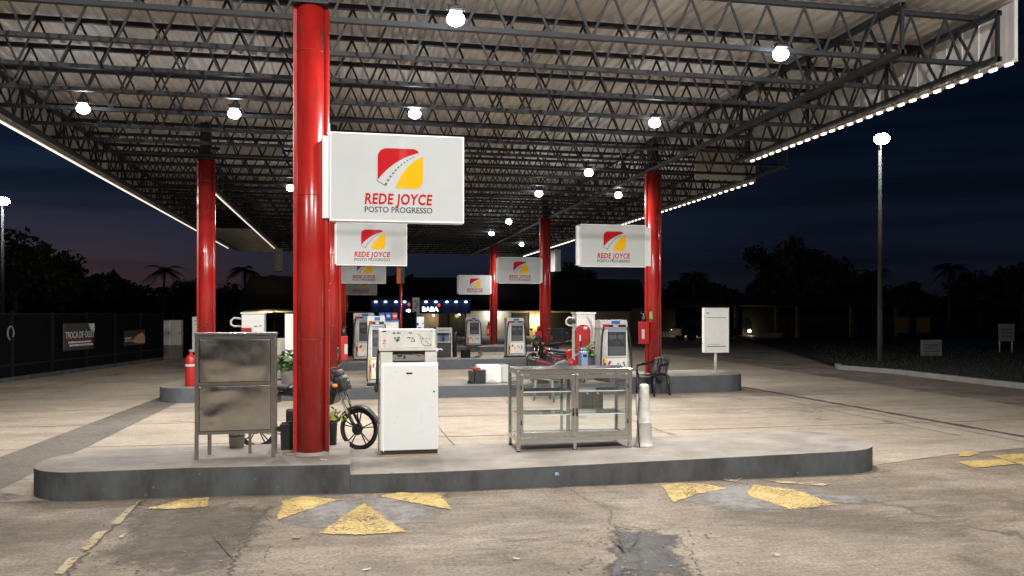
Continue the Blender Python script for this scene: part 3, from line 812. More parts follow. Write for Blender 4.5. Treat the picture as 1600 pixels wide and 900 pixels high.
hang_box(859, 872, 391, 425, 38, 'narrow white box hanging right of the second right column', R(8))

# ================================================================== STEEL CABINET (front island)
def steel_cabinet():
    X0, Y0 = -1.49, 8.74; w, d, h, lg = 0.775, 0.33, 1.265, 0.25
    t = thing('steel_cabinet', 'tall dented stainless steel cabinet with two doors on thin legs', 'cabinet', (X0 + w / 2, Y0 + d / 2, ztop(-1.2)), R(1.0))
    a, b = -w / 2, w / 2; f, k = -d / 2, d / 2
    mb = MB(); mb.b2(a + .004, b - .004, f + .012, k, lg, h - .01, bev=.003); mb.build('body', M['steel'], t)
    mb = MB(); mb.b2(a - .008, b + .012, f - .006, k + .01, h - .012, h + .012, bev=.003); mb.build('top_sheet', M['steelf'], t)
    mb = MB()
    p = .036
    mb.b2(a, a + p, f, f + .014, lg - .001, h - .014); mb.b2(b - p, b + .001, f, f + .014, lg - .001, h - .014)
    zm = lg + (h - lg) * .50
    for z in (lg, zm - .012, h - .05): mb.b2(a + p, b - p, f + .001, f + .014, z, z + .03)
    mb.b2(b - .006, b + .006, f, k, lg, lg + .04); mb.b2(b - .006, b + .006, f + .016, f + .05, lg, h - .012); mb.b2(b - .006, b + .006, k - .035, k, lg, h - .012)
    mb.build('frame', M['steelf'], t)
    for z0, z1 in ((lg + .033, zm - .015), (zm + .021, h - .053)):
        mb = MB()
        zc, hh = (z0 + z1) / 2, (z1 - z0) / 2
        random.seed(int(z0 * 100))
        bumps = [(random.uniform(-.8, .8), random.uniform(-.8, .8), random.uniform(.25, .6), random.uniform(-.004, .006)) for _ in range(7)]
        def fn(u, v):
            x = a + p + .004 + (w - 2 * p - .008) * u; z = z0 + (z1 - z0) * v
            un, vn = u * 2 - 1, v * 2 - 1; e = min(1, (1 - un * un) * (1 - vn * vn) * 3)
            off = .005 * (1 - un ** 2) * (1 - vn ** 2)
            for (bx, bz, br, am) in bumps: off += am * math.exp(-((un - bx) ** 2 + (vn - bz) ** 2) / (br * br))
            return (x, f + .006 - off * e, z)
        mb.grid(fn, 40, 40); dr = mb.build('door', M['steel'], t, solid=.004)
        mb = MB(); mb.tube([(a + p + .03, f - .004, zc), (a + p + .03, f - .012, zc)], .013, 14); mb.tube([(a + p + .03, f - .012, zc), (a + p + .03, f - .016, zc)], .006, 10); mb.build('lock', M['steelf'], dr)
    for x, y in ((a + .016, f + .018), (b - .016, f + .018), (a + .1, k - .02), (b - .012, k - .02)):
        mb = MB(); mb.box((x, y, lg / 2), (.036, .036, lg)); mb.build('leg', M['steelf'], t)
    for x in (b - .27,):
        mb = MB(); mb.box((x, k - .03, lg / 2), (.03, .03, lg)); mb.build('leg', M['steelf'], t)
steel_cabinet()
# ---------------------------------------------------------------- old white pump
def old_pump():
    X0 = XY(594, 9.05); X1 = XY(685, 9.05); w = X1 - X0
    z0 = ztop(.7)
    t = thing('covered_fuel_pump', 'old white fuel pump with plain lower door, standing on the nearest island', 'fuel pump', ((X0 + X1) / 2, 9.05, z0), R(-1))
    d = .45; a, b = -w / 2, w / 2
    mb = MB(); mb.b2(a + .01, b + .012, -.01, d, .0, .016); mb.build('base_board', M['card'], t)
    mb = MB(); mb.b2(a + .015, b - .008, .012, d - .02, .016, .0615); mb.build('plinth', M['black'], t)
    mb = MB(); mb.b2(a + .008, b, .022, d, .062, 1.02, bev=.01); mb.build('lower_body', M['fridge'], t)
    dr = MB(); dr.b2(a + .004, b - .003, 0, .02, .062, 1.0, bev=.008); dr = dr.build('door', M['fridge'], t)
    mb = MB(); mb.b2(-.035, .03, -.004, .001, .893, .912); mb.build('badge', M['dkmetal'], dr)
    text_mesh('Gilbar', .016, 'badge_lettering', M['signw'], dr, (-.002, -.006, .902), width=.05) if False else None
    mb = MB(); mb.tube([(b - .05, 0, .70), (b - .05, -.012, .70)], .009, 12); mb.build('knob', M['chrome'], dr)
    mb = MB(); mb.b2(a + .03, a + .04, -.001, .002, .05, .995); mb.build('edge_seam', M['signside'], dr)
    # middle recess section
    mb = MB(); mb.b2(a + .004, a + .135, .035, d - .02, 1.021, 1.15, bev=.004); mb.b2(b - .145, b - .012, .035, d - .02, 1.021, 1.15, bev=.004); mb.b2(a + .136, b - .146, .2, d - .02, 1.021, 1.149); mb.build('middle_body', M['cream'], t)
    mb = MB(); mb.box((0 - .005, .085, 1.085), (w - .285, .006, .11), rx=R(-28)); tr = mb.build('recess_plate', M['steelf'], t)
    mb = MB(); mb.ball((-.10, .075, 1.10), .02, (1.4, .6, 1)); mb.ball((-.05, .07, 1.075), .014, (1, .6, 1.5)); mb.b2(-.16, -.09, .07, .08, 1.066, 1.07); mb.build('nozzle_latch', M['black'], tr)
    mb = MB(); mb.b2(.09, .13, .064, .07, 1.10, 1.108); mb.build('brass_plate', M['card'], tr)
    # head
    hb = MB(); hb.b2(a - .014, b - .03, 0.004, d - .03, 1.15, 1.385, bev=.006); hd = hb.build('head', M['cream'], t)
    mb = MB(); mb.b2(a + .018, b - .062, -.0, .008, 1.192, 1.372); mb.build('dial_panel', M['cream'], hd)
    mb = MB()
    for (x0, x1, za, zb) in ((a + .018, b - .062, 1.186, 1.192), (a + .018, b - .062, 1.372, 1.377), (a + .012, a + .018, 1.186, 1.377), (b - .062, b - .056, 1.186, 1.377), (a + .073, a + .076, 1.195, 1.37)): mb.b2(x0, x1, -.006, .006, za, zb)
    mb.build('panel_frame', M['signside'], hd)
    mb = MB(); random.seed(3)
    def scr(cx, cz, w_, h_, n):
        for _ in range(n):
            x = cx + random.uniform(-w_, w_); z = cz + random.uniform(-h_, h_); mb.box((x, -.003, z), (random.uniform(.006, .02), .004, random.uniform(.005, .012)), ry=random.uniform(-.5, .5))
    scr(-.14, 1.345, .035, .006, 9); scr(-.135, 1.275, .028, .022, 16); scr(.01, 1.348, .018, .004, 5); scr(.01, 1.29, .04, .006, 7); scr(.02, 1.262, .035, .012, 4); scr(a + .045, 1.36, .02, .005, 4); scr(a + .045, 1.23, .012, .03, 4); scr(b - .075, 1.215, .01, .01, 2); scr(b - .07, 1.368, .012, .004, 3)
    for (xa, za, xb, zb) in ((.09, 1.34, .14, 1.29), (.14, 1.29, .13, 1.235), (.13, 1.235, .16, 1.205), (.16, 1.205, .235, 1.205), (.235, 1.205, .225, 1.235), (.17, 1.26, .21, 1.225)): mb.bar((xa, -.003, za), (xb, -.003, zb), .004, .004)
    for k in range(4): mb.box((.115 + k * .035, -.003, 1.283), (.009, .004, .010))
    mb.build('worn_markings', M['logogrey'], hd)
    text_mesh('Jun7', .042, 'dial_lettering', M['logogrey'], hd, (.012, -.004, 1.292), bold=.001) if False else None
    mb = MB(); mb.b2(a + .032, a + .06, -.004, .001, 1.255, 1.275); mb.build('red_tag', M['orange'], hd)
    # hose with nozzle on the left side, cable on the right
    mb = MB(); mb.tube([(a - .012, .15, 1.17), (a - .03, .12, 1.0), (a - .03, .1, .85), (a - .035, .08, .76)], .014, 8); mb.build('hose', M['rubber'], t)
    mb = MB(); mb.ball((a - .04, .07, .74), .03, (.8, .8, 1.6)); mb.build('nozzle', M['rubber'], t)
    mb = MB(); mb.b2(b - .028, b + .0, .02, .06, 1.14, 1.175); mb.tube([(b + .0, .04, 1.16), (b + .03, .04, 1.165), (b + .05, .04, 1.15)], .007, 6); mb.build('side_bracket', M['bucket'], t)
    mb = MB(); mb.b2(a - .02, a - .006, .05, .2, .05, 1.12); mb.build('side_trim', M['steelf'], t)
old_pump()
# ---------------------------------------------------------------- glass showcase
def showcase():
    X0, X1 = XY(807, 8.98), XY(987.5, 8.92); Y0 = 8.92
    w = X1 - X0; d = .56; z0 = .212; h = .905; lg = .105
    t = thing('glass_showcase', 'aluminium framed glass display case with two doors and glass shelves', 'display case', ((X0 + X1) / 2, Y0 + d / 2, z0), R(-1.2))
    a, b, f, k = -w / 2, w / 2, -d / 2, d / 2; p = .034
    mb = MB()
    for x in (a, b - p):
        for y in (f, k - p): mb.b2(x, x + p, y, y + p, lg, h, bev=.004)
    for z, hh in ((lg, .05), (h - .045, .045)):
        for y in (f, k - p): mb.b2(a + p + .001, b - p - .001, y + .001, y + p - .001, z + .001, z + hh)
        for x in (a, b - p): mb.b2(x + .001, x + p - .001, f + p + .001, k - p - .001, z + .001, z + hh)
    mb.build('frame', M['alu'], t)
    mb = MB(); mb.b2(a - .006, b + .006, f - .006, k + .006, h + .001, h + .013, bev=.003); mb.build('top_sheet', mat('top_steel', (.26, .27, .285), .18, 1.0, var=.25, vs=2), t)
    mb = MB(); mb.b2(a + p, b - p, f + p, k - p, lg + .03, lg + .045); mb.build('floor_panel', M['white'], t)
    for x0, x1 in ((a + p + .004, -.004), (.004, b - p - .004)):
        z0_, z1_ = lg + .054, h - .049; q = .036
        mb = MB(); yy0, yy1 = f - .004, f + .022
        mb.b2(x0, x0 + q, yy0, yy1, z0_, z1_, bev=.003); mb.b2(x1 - q, x1, yy0, yy1, z0_, z1_, bev=.003); mb.b2(x0 + q, x1 - q, yy0 + .001, yy1, z0_, z0_ + .05); mb.b2(x0 + q, x1 - q, yy0 + .001, yy1, z1_ - .05, z1_)
        dr = mb.build('door', M['alu'], t)
        mb = MB(); mb.b2(x0 + q - .004, x1 - q + .004, f + .008, f + .013, z0_ + .046, z1_ - .046); mb.build('door_glass', M['glass'], dr)
        hx = (x1 - .016) if x0 < -.1 else (x0 + .016)
        mb = MB(); mb.tube([(hx, f - .005, .46), (hx, f - .02, .455), (hx, f - .02, .40), (hx, f - .005, .395)], .006, 8); mb.box((hx, f - .006, .43), (.018, .005, .09)); mb.build('handle', M['dkmetal'], dr)
        for z in (.32, .72):
            mb = MB(); mb.box(((x0 + .012) if x0 < -.1 else (x1 - .012), f - .006, z), (.012, .006, .05)); mb.build('hinge', M['dkmetal'], dr)
    mb = MB(); mb.b2(a + .015, a + .02, f + p, k - p, lg + .05, h - .045); mb.build('side_glass', M['glass'], t)
    mb = MB(); mb.b2(b - .02, b - .015, f + p, k - p, lg + .05, h - .045); mb.build('side_glass', M['glass'], t)
    mb = MB(); mb.b2(a + p, b - p, k - .022, k - .017, lg + .05, h - .045); mb.build('back_glass', M['glass'], t)
    mb = MB(); mb.b2(.03, .075, k - .05, k - .028, lg + .05, h - .045); mb.b2(-.045, -.015, k - .05, k - .028, lg + .05, h - .045); mb.build('rear_stile', M['signside'], t)
    for z in (.395, .655):
        for x0, x1 in ((a + p + .005, -.02), (.02, b - p - .005)):
            mb = MB(); mb.b2(x0, x1, f + .06, k - .08, z, z + .008); sg = mb.build('shelf', M['shelfglass'], t)
            mb = MB(); mb.b2(x0, x1, f + .052, f + .06, z - .001, z + .010); mb.b2(x0, x1, k - .08, k - .072, z - .001, z + .010); mb.build('shelf_rail', M['glassedge'], sg)
    for x, y in ((a + .022, f + .022), (b - .022, f + .022), (a + .022, k - .022), (b - .022, k - .022), (0, f + .022)):
        mb = MB(); mb.box((x, y, lg / 2), (.034, .034, lg)); l = mb.build('leg', M['alu'], t)
        mb = MB(); mb.box((x, y, .008), (.04, .04, .012)); mb.build('foot', M['rubber'], l)
    mb = MB(); mb.b2(a + .1, a + .13, k - .3, k - .05, .15, .20); random.seed(5)
    for i in range(9): mb.box((.12 + i * .052, f + .12 + random.uniform(-.02, .02), lg + .06), (.04, .05, random.uniform(.015, .035)), rz=random.uniform(-.5, .5), mi=random.choice((0, 1, 2)))
    mb.build('goods', [M['card'], M['black'], M['signw']], t)
showcase()
# ---------------------------------------------------------------- small things on the front island
x, y = 3.37, 8.98
t = thing('plastic_cone', 'cloudy grey tapering plastic cone beside the glass display case', 'cone', (x, y, ztop(x)))
mb = MB(); mb.lathe([(.112, 0), (.112, .012), (.098, .022), (.092, .05), (.083, .26), (.088, .265), (.086, .285), (.072, .29), (.064, .45), (.056, .60), (.054, .69), (.046, .708), (.02, .715)], n=32); mb.build('cone_body', M['tank'], t)
mb = MB(); mb.tube([(-.09, -.09, .0), (-.10, -.06, .3), (-.08, -.02, .52), (-.05, .0, .56)], .006, 6); mb.build('wire', M['dkmetal'], t)
mb = MB(); mb.b2(-.1, -.09, -.03, .0, .35, .60); mb.build('thin_post', M['bucket'], t)
def bucketish(name, label, cat, px0, px1, pyb, pyt, z, m, taper=.88, rim=True, square=False):
    xm, ym = G((px0 + px1) / 2, pyb, z); dd = D(xm, ym); w = (px1 - px0) * dd / F; h = (pyb - pyt) * dd / F
    t = thing(name, label, cat, (xm, ym + w / 2, z))
    mb = MB()
    r = w / 2
    if square:
        for zz in [0]:
            def ring(s, z_): return [mb.bm.verts.new((sx * r * s, sy * r * s, z_)) for sx, sy in ((-1, -1), (1, -1), (1, 1), (-1, 1))]
            rs = [ring(taper, 0), ring(1, h), ring(.93, h), ring(.85 * taper, .02)]
            for q in range(3):
                for k in range(4): mb.bm.faces.new((rs[q][k], rs[q][(k + 1) % 4], rs[q + 1][(k + 1) % 4], rs[q + 1][k]))
            mb.bm.faces.new(rs[0][::-1]); mb.bm.faces.new(rs[3])
    else:
        mb.lathe([(r * taper, 0), (r * .98, h * .93), (r * 1.03, h * .935), (r * 1.03, h), (r * .93, h), (r * .85 * taper, .02)], n=28)
    mb.build('vessel', m, t)
    if rim:
        mb = MB()
        if square: mb.b2(-r * 1.04, r * 1.04, -r * 1.04, -r * .95, h * .94, h * 1.005); mb.b2(-r * 1.04, r * 1.04, r * .95, r * 1.04, h * .94, h * 1.005); mb.b2(-r * 1.04, -r * .96, -r * .945, r * .945, h * .94, h * 1.005); mb.b2(r * .96, r * 1.04, -r * .945, r * .945, h * .94, h * 1.005)
        else: mb.tube([(r * 1.02 * math.cos(a), r * 1.02 * math.sin(a), h * .8) for a in [PI * .05 + k * PI * .9 / 12 + PI for k in range(13)]], .004, 6)
        mb.build('rim' if square else 'handle', M['black'] if square else M['dkmetal'], t)
    return t, r, h
bucketish('bucket', 'pale plastic bucket on the island behind the steel cabinet legs', 'bucket', 356, 381, 701, 678, ztop(-1), M['bucket'])
bucketish('waste_bin', 'black square plastic bin between steel cabinet and nearest red column', 'bin', 438, 466, 704, 663, ztop(-1), M['black'], .9, True, True)
def leaves(mb, c, r, n, size, up=.4, mi=0):
    for _ in range(n):
        d = Vector((random.gauss(0, 1), random.gauss(0, 1), abs(random.gauss(0, 1)) * .9 + up * .2)).normalized()
        p = Vector(c) + d * r * random.uniform(.15, 1.0)
        t_ = Vector((random.uniform(-1, 1), random.uniform(-1, 1), random.uniform(-.4, .8))).normalized(); s_ = size * random.uniform(.5, 1.2)
        b_ = t_.cross(d if abs(t_.dot(d)) < .95 else Vector((0, 0, 1))).normalized() * s_ * .32
        v = [mb.bm.verts.new(q) for q in (p - t_ * s_ * .5, p + b_ + Vector((0, 0, .1 * s_)), p + t_ * s_ * .5 - Vector((0, 0, .15 * s_)), p - b_ + Vector((0, 0, .1 * s_)))]
        f = mb.bm.faces.new(v); f.material_index = mi; f.smooth = True
def potted(label, px0, px1, pyb, pyt, z, m, lm, n, lr, ls, group=None):
    t, r, h = bucketish('potted_plant', label, 'potted plant', px0, px1, pyb, pyt, z, m, .85, False)
    t.children[0].name = 'pot'
    mb = MB(); mb.lathe([(r * .86, h * .86), (r * .86, h * .9)], n=20); mb.build('soil', M['earth'], t)
    random.seed(px0); mb = MB(); leaves(mb, (0, 0, h), lr, n, ls); mb.build('foliage', lm, t)
    mb = MB()
    for k in range(6): a = k * 1.05; mb.tube([(0, 0, h * .9), (lr * .3 * math.cos(a), lr * .3 * math.sin(a), h + lr * .35), (lr * .6 * math.cos(a), lr * .6 * math.sin(a), h + lr * .7)], .006, 5)
    mb.build('stems', M['leaf'], t)
    return t
potted('dark pot with yellow green plant right behind the nearest red column', 508, 527, 697, 660, ztop(-.4), M['black'], M['leafy'], 46, .17, .10)
potted('leafy green plant in a pale pot on the second island', 437, 463, 602, 579, .295, M['bucket'], M['leaf'], 260, .42, .17)
mb = MB(); a = G(440, 712, ztop(-1)); z = ztop(-1)
mb.tube([(a[0], a[1], z + .008), (a[0] + .08, a[1] - .01, z + .012), (a[0] + .16, a[1] - .02, z + .010), (a[0] + .2, a[1] - .02, z + .018)], [.006, .010, .008, .013], 7)
tag(mb.build('stick', M['card']), 'short brown stick lying in front of the nearest red column', 'stick')
def scrap(px, py, z, s, label, m=M['signw'], name='paper_scrap'):
    random.seed(px); mb = MB(); x, y = G(px, py, z)
    pts = [(x + s * math.cos(k) * random.uniform(.5, 1), y + s * .6 * math.sin(k) * random.uniform(.5, 1)) for k in (0, 1, 2.1, 3.2, 4.1, 5.2)]
    mb.prism(pts, z + .012, lambda a, b: z + .018 + .012 * math.sin(a * 40))
    tag(mb.build(name, m), label, 'litter')
scrap(506, 720, ztop(-.2), .05, 'white paper scrap on the island in front of the nearest column')
scrap(190, 841 , 0, .03, 'pale paper scrap on the dirty asphalt at lower left'); scrap(806, 875, 0, .035, 'crumpled white scrap on the asphalt left of the oil stain')
scrap(572, 892, 0, .035, 'tiny white scrap on the asphalt at the bottom edge'); scrap(462, 842, 0, .05, 'pale leaf-like scrap left of the large yellow triangle', M['card'])
scrap(1215, 870, 0, .03, 'tiny pale scrap on the asphalt right of the oil stain')
mb = MB(); xx = XY(870, 8.05); mb.ball((xx, 8.047, .13), .022, (1.1, .15, .8)); tag(mb.build('label_sticker', M['paleblue']), 'small blue and white sticker on the front kerb face', 'sticker')

# ================================================================== MOTORCYCLES
def motorcycle(label, rear, front, body, accent, steer=0.0, group='parked motorcycles', box=None):
    rv, fv = Vector((*rear, 0)), Vector((*front, 0)); L = (fv - rv).length; ang = math.atan2(fv.y - rv.y, fv.x - rv.x)
    t = thing('motorcycle', label, 'motorcycle', ((rear[0]), rear[1], 0), ang, group)
    def wheel(x, r, st=0):
        w = thing('wheel', None, None); w.parent = t; w.location = (x, 0, r); w.rotation_euler = (0, 0, st); del_ = 0
        mb = MB()
        n = 36; k = 10; tr = .022
        rings = [[mb.bm.verts.new(((r - tr + tr * math.cos(2 * PI * j / k)) * math.cos(2 * PI * i / n), tr * .95 * math.sin(2 * PI * j / k), (r - tr + tr * math.cos(2 * PI * j / k)) * math.sin(2 * PI * i / n))) for j in range(k)] for i in range(n)]
        for i in range(n):
            for j in range(k):
                f = mb.bm.faces.new((rings[i][j], rings[(i + 1) % n][j], rings[(i + 1) % n][(j + 1) % k], rings[i][(j + 1) % k])); f.smooth = True
        mb.build('tyre', M['rubber'], w)
        mb = MB(); pts = [((r - .052) * math.cos(2 * PI * i / 30), 0, (r - .052) * math.sin(2 * PI * i / 30)) for i in range(31)]
        mb.tube(pts, .011, 8)
        for i in range(5):
            a = 2 * PI * i / 5 + .3
            for da in (-.13, .13): mb.bar((.03 * math.cos(a), 0, .03 * math.sin(a)), ((r - .055) * math.cos(a + da), 0, (r - .055) * math.sin(a + da)), .013, .012)
        mb.tube([(0, -.06, 0), (0, .06, 0)], .028, 14); mb.build('rim', M['dkmetal'], w)
        mb = MB(); mb.tube([(0, -.052, 0), (0, -.048, 0)], .075, 20); mb.build('brake_disc', M['dkmetal'], w)
    rr = .272
    wheel(0, rr); wheel(L, rr, steer)
    # fork
    cs, sn = math.cos(steer), math.sin(steer)
    top = Vector((L - .33, 0, .98))
    mb = MB()
    for s in (-1, 1):
        o = Vector((-sn * .07 * s, cs * .07 * s, 0)); mb.tube([Vector((L, 0, rr)) + o, Vector((L - .10, 0, .46)) + o], .022, 10); 
    mb.build('fork_leg', M['black'], t)
    mb = MB()
    for s in (-1, 1):
        o = Vector((-sn * .07 * s, cs * .07 * s, 0)); mb.tube([Vector((L - .10, 0, .455)) + o, top + o], .018, 10)
    mb.build('fork_tube', M['chrome'], t)
    mb = MB(); hb = [(-.16, .37, 0.02), (-.06, .26, .05), (0, .10, .02), (0, -.10, .02), (-.06, -.26, .05), (-.16, -.37, 0.02)]
    mb.tube([(top.x + x * cs - y * sn, x * sn + y * cs, top.z + .05 + z) for x, y, z in hb], .012, 8); h_ = mb.build('handlebar', M['dkmetal'], t)
    for s in (1, -1):
        mb = MB(); p0 = (-.16, .37 * s, .02); p1 = (-.115, .31 * s, .035)
        mb.tube([(top.x + x * cs - y * sn, x * sn + y * cs, top.z + .05 + z) for x, y, z in (p0, p1)], .019, 8); mb.build('grip', M['rubber'], h_)
        mb = MB(); q = Vector((top.x - .05, .30 * s, top.z + .08)); mb.tube([q, q + Vector((.0, .05 * s, .16))], .006, 6); mb.ball(q + Vector((0, .06 * s, .2)), .055, (.25, 1.1, .75)); mb.build('mirror', M['black'], t)
    mb = MB(); mb.box((L - .22, 0, .85), (.16, .24, .22), bev=.05, ry=R(-20)); mb.box((L - .27, 0, .98), (.10, .22, .10), bev=.03, ry=R(-25)); mb.box((L - .30, .16, .80), (.16, .05, .14), bev=.02); mb.box((L - .30, -.16, .80), (.16, .05, .14), bev=.02); mb.build('headlight_housing', body, t)
    mb = MB(); mb.ball((L - .15, 0, .86), .06, (.45, 1.2, .9)); mb.build('headlight', M['dkglass'], t)
    mb = MB()
    def fen(u, v):
        a = R(15 + 140 * u); w = .065 * (1 - .3 * abs(u - .5)); yy = (v - .5) * 2 * w; rad = rr + .035 - .03 * (abs(v - .5) * 2) ** 2
        return (L + rad * math.cos(a) * cs - yy * sn, rad * math.cos(a) * sn + yy * cs, rr + rad * math.sin(a))
    mb.grid(fen, 16, 6); mb.build('front_fender', body, t, solid=.004)
    mb = MB(); mb.grid(lambda u, v: (-(rr + .05) * math.cos(R(20 + 110 * u)) * -1 * -1, (v - .5) * .13, rr + (rr + .05) * math.sin(R(20 + 110 * u)) - .02 * (abs(v - .5) * 2) ** 2), 14, 6); mb.build('rear_fender', M['black'], t, solid=.004)
    mb = MB()
    for s in (-1, 1):
        mb.tube([(L - .32, .02 * s, .90), (L - .40, .05 * s, .62), (L - .52, .09 * s, .28), (.45, .1 * s, .26), (0, .09 * s, rr)], .018, 8); mb.tube([(L - .34, .03 * s, .80), (.55, .09 * s, .70), (-.18, .08 * s, .76)], .016, 8); mb.tube([(0, .1 * s, rr), (-.02, .11 * s, .66)], .024, 8)
    mb.build('frame', M['black'], t)
    mb = MB(); mb.grid(lambda u, v: (.36 + (L - .34 - .36) * u, .135 * math.sin(PI * min(1, .18 + u * .8)) * math.cos(2 * PI * v), .75 + .05 * u + .10 * math.sin(PI * min(.97, .15 + u * .8)) * math.sin(2 * PI * v)), 12, 16); mb.build('fuel_tank', accent, t)
    mb = MB(); mb.grid(lambda u, v: (-.28 + .72 * u, .12 * (.7 + .3 * u) * math.cos(2 * PI * v), .79 + .04 * (1 - u) + .045 * math.sin(2 * PI * v)), 12, 12); mb.build('seat', M['rubber'], t)
    mb = MB(); mb.box((.55, 0, .42), (.28, .2, .22), bev=.03); mb.tube([(.62, 0, .45), (.80, 0, .60)], .075, 12)
    for k in range(4): mb.tube([(.66 + k * .04, 0, .48 + k * .034), (.668 + k * .04, 0, .487 + k * .034)], .10, 12)
    mb.build('engine', M['dkmetal'], t)
    mb = MB(); mb.tube([(.80, -.09, .52), (.82, -.12, .35), (.65, -.14, .22), (.2, -.15, .24), (-.25, -.15, .33)], [.02, .02, .022, .035, .04], 10); mb.build('exhaust', M['chrome'], t)
    mb = MB(); mb.box((.12, 0, .66), (.34, .24, .14), bev=.04); mb.build('side_panel', accent, t)
    mb = MB(); mb.box((-.34, 0, .78), (.07, .13, .07), bev=.02); mb.build('tail_light', M['redbox'], t)
    mb = MB()
    for s in (-1, 1): mb.tube([(-.1, .1 * s, .84), (-.32, .11 * s, .88), (-.36, 0, .89)], .01, 6)
    mb.build('grab_rail', M['chrome'], t)
    if box:
        mb = MB(); mb.box((-.33, 0, 1.09), (.42, .44, .40), bev=.03); mb.build('top_box', box, t)
    mb = MB()
    for k in range(4): mb.tube([(top.x - .02, .03 * k - .05, top.z + .05), (top.x + .10, .05 * k - .08, top.z - .06), (L - .30, .03 * k - .04, .72), (L - .42, .02, .62)], .006, 6)
    mb.build('cables', M['rubber'], t)
    for s in (-1, 1):
        mb = MB(); mb.tube([(L - .25, .10 * s, .84), (L - .25, .2 * s, .84)], .008, 6); mb.ball((L - .25, .22 * s, .84), .035, (1, .8, .7)); mb.build('turn_signal', M['orange'], t)
    mb = MB(); mb.prism([(L - .30, .60), (L - .24, .78), (L - .42, .88), (L - .62, .74), (L - .52, .55)], -.13, .13, 0, Matrix(((1, 0, 0, 0), (0, 0, 1, 0), (0, 1, 0, 0), (0, 0, 0, 1)))); mb.build('leg_shield', body, t)
    mb = MB(); mb.tube([(.45, .1, .25), (.42, .28, .02)], .012, 6); mb.build('side_stand', M['dkmetal'], t)
    return t
fr = G(562, 703); rr_ = G(398, 700)
motorcycle('black motorcycle parked behind the nearest red column', (XY(402, 11.1), 11.1), (XY(561, 10.72), 10.72), M['black'], M['black'], R(-14))
motorcycle('red motorcycle parked among clutter left of the red pump', (XY(868, 20.2), 20.2), (XY(920, 19.3), 19.3), M['redbox'], M['redbox'], R(10))
motorcycle('dark motorcycle with a black box, parked left of the second right column', (XY(868, 24.9), 24.9), (XY(832, 24.2), 24.2), M['black'], M['dkmetal'], 0, box=M['black'])
motorcycle('dark motorcycle parked far back below the blue shop front', (XY(636, 42.2), 42.2), (XY(664, 41.5), 41.5), M['dkmetal'], M['redbox'], R(8))

# ================================================================== CHAIR
def chair():
    X, Y = G(1022, 618)
    t = thing('plastic_chair', 'black plastic armchair standing in front of the right red column', 'chair', (X, Y + .05, 0), R(118))
    # local: faces +Y ... rotated so it faces left and slightly to the camera
    m = M['chair']
    for x, y in ((-.23, .22), (.23, .22), (-.22, -.20), (.22, -.20)):
        mb = MB(); sp = 1.16 if y > 0 else 1.3
        mb.tube([(x * 1.08, y * sp, 0), (x, y, .42)], [.020, .036], 8); mb.build('leg', m, t)
    mb = MB(); mb.grid(lambda u, v: ((u - .5) * .46, (v - .5) * .46, .425 - .02 * math.sin(PI * u) * math.sin(PI * v) + .015 * v), 10, 10); mb.build('seat', m, t, solid=.018)
    mb = MB()
    def bk(u, v):
        x = (u - .5) * .46 * (1 - .12 * v * v); return (x, -.21 - .12 * v - .05 * math.cos((u - .5) * PI) + .05, .42 + .40 * v - .05 * (2 * abs(u - .5)) ** 3 * v)
    cells = 14
    for i in range(cells):
        u0, u1 = i / cells, (i + 1) / cells
        if i in (3, 5, 8, 10): segs = ((0, .18), (.80, 1))
        else: segs = ((0, 1),)
        for v0, v1 in segs: mb.grid(lambda u, v: bk(u0 + (u1 - u0) * u, v0 + (v1 - v0) * v), 1, 8 if v1 - v0 > .5 else 2)
    bmesh.ops.remove_doubles(mb.bm, verts=mb.bm.verts, dist=.0005)
    mb.build('backrest', m, t, solid=.014)
    for s in (-1, 1):
        mb = MB(); mb.tube([(.23 * s, .23, .42), (.262 * s, .235, .54), (.272 * s, .20, .635), (.272 * s, .05, .66), (.25 * s, -.12, .665), (.215 * s, -.25, .72)], [.032, .026, .028, .03, .028, .024], 8); mb.build('armrest', m, t)
chair()
_src = [o for o in bpy.data.objects if o.name == 'plastic_chair'][0]
M['greyplastic'] = mat('grey_plastic', (0.16, 0.165, 0.17), 0.45)
gx, gy = G(862, 626); g2 = dup(_src, (gx, gy, 0), R(35), 'grey plastic chair seen through the left door of the glass display case')
for ch in g2.children: ch.data = ch.data.copy(); ch.data.materials[0] = M['greyplastic']
gx, gy = G(926, 641)
t = thing('speaker_boxes', 'black double box on the ground seen through the glass display case', 'box', (gx, gy, 0)); mb = MB(); mb.b2(-.20, -.004, 0, .3, 0, .36, bev=.012); mb.build('cabinet', M['black'], t); mb = MB(); mb.b2(.004, .20, 0, .3, 0, .36, bev=.012); mb.build('cabinet', M['black'], t)
mb = MB(); mb.ball((-.10, -.004, .31), .02, (1, .3, 1)); mb.build('knob', M['chrome'], t); mb = MB(); mb.ball((.10, -.004, .31), .02, (1, .3, 1)); mb.build('knob', M['chrome'], t)
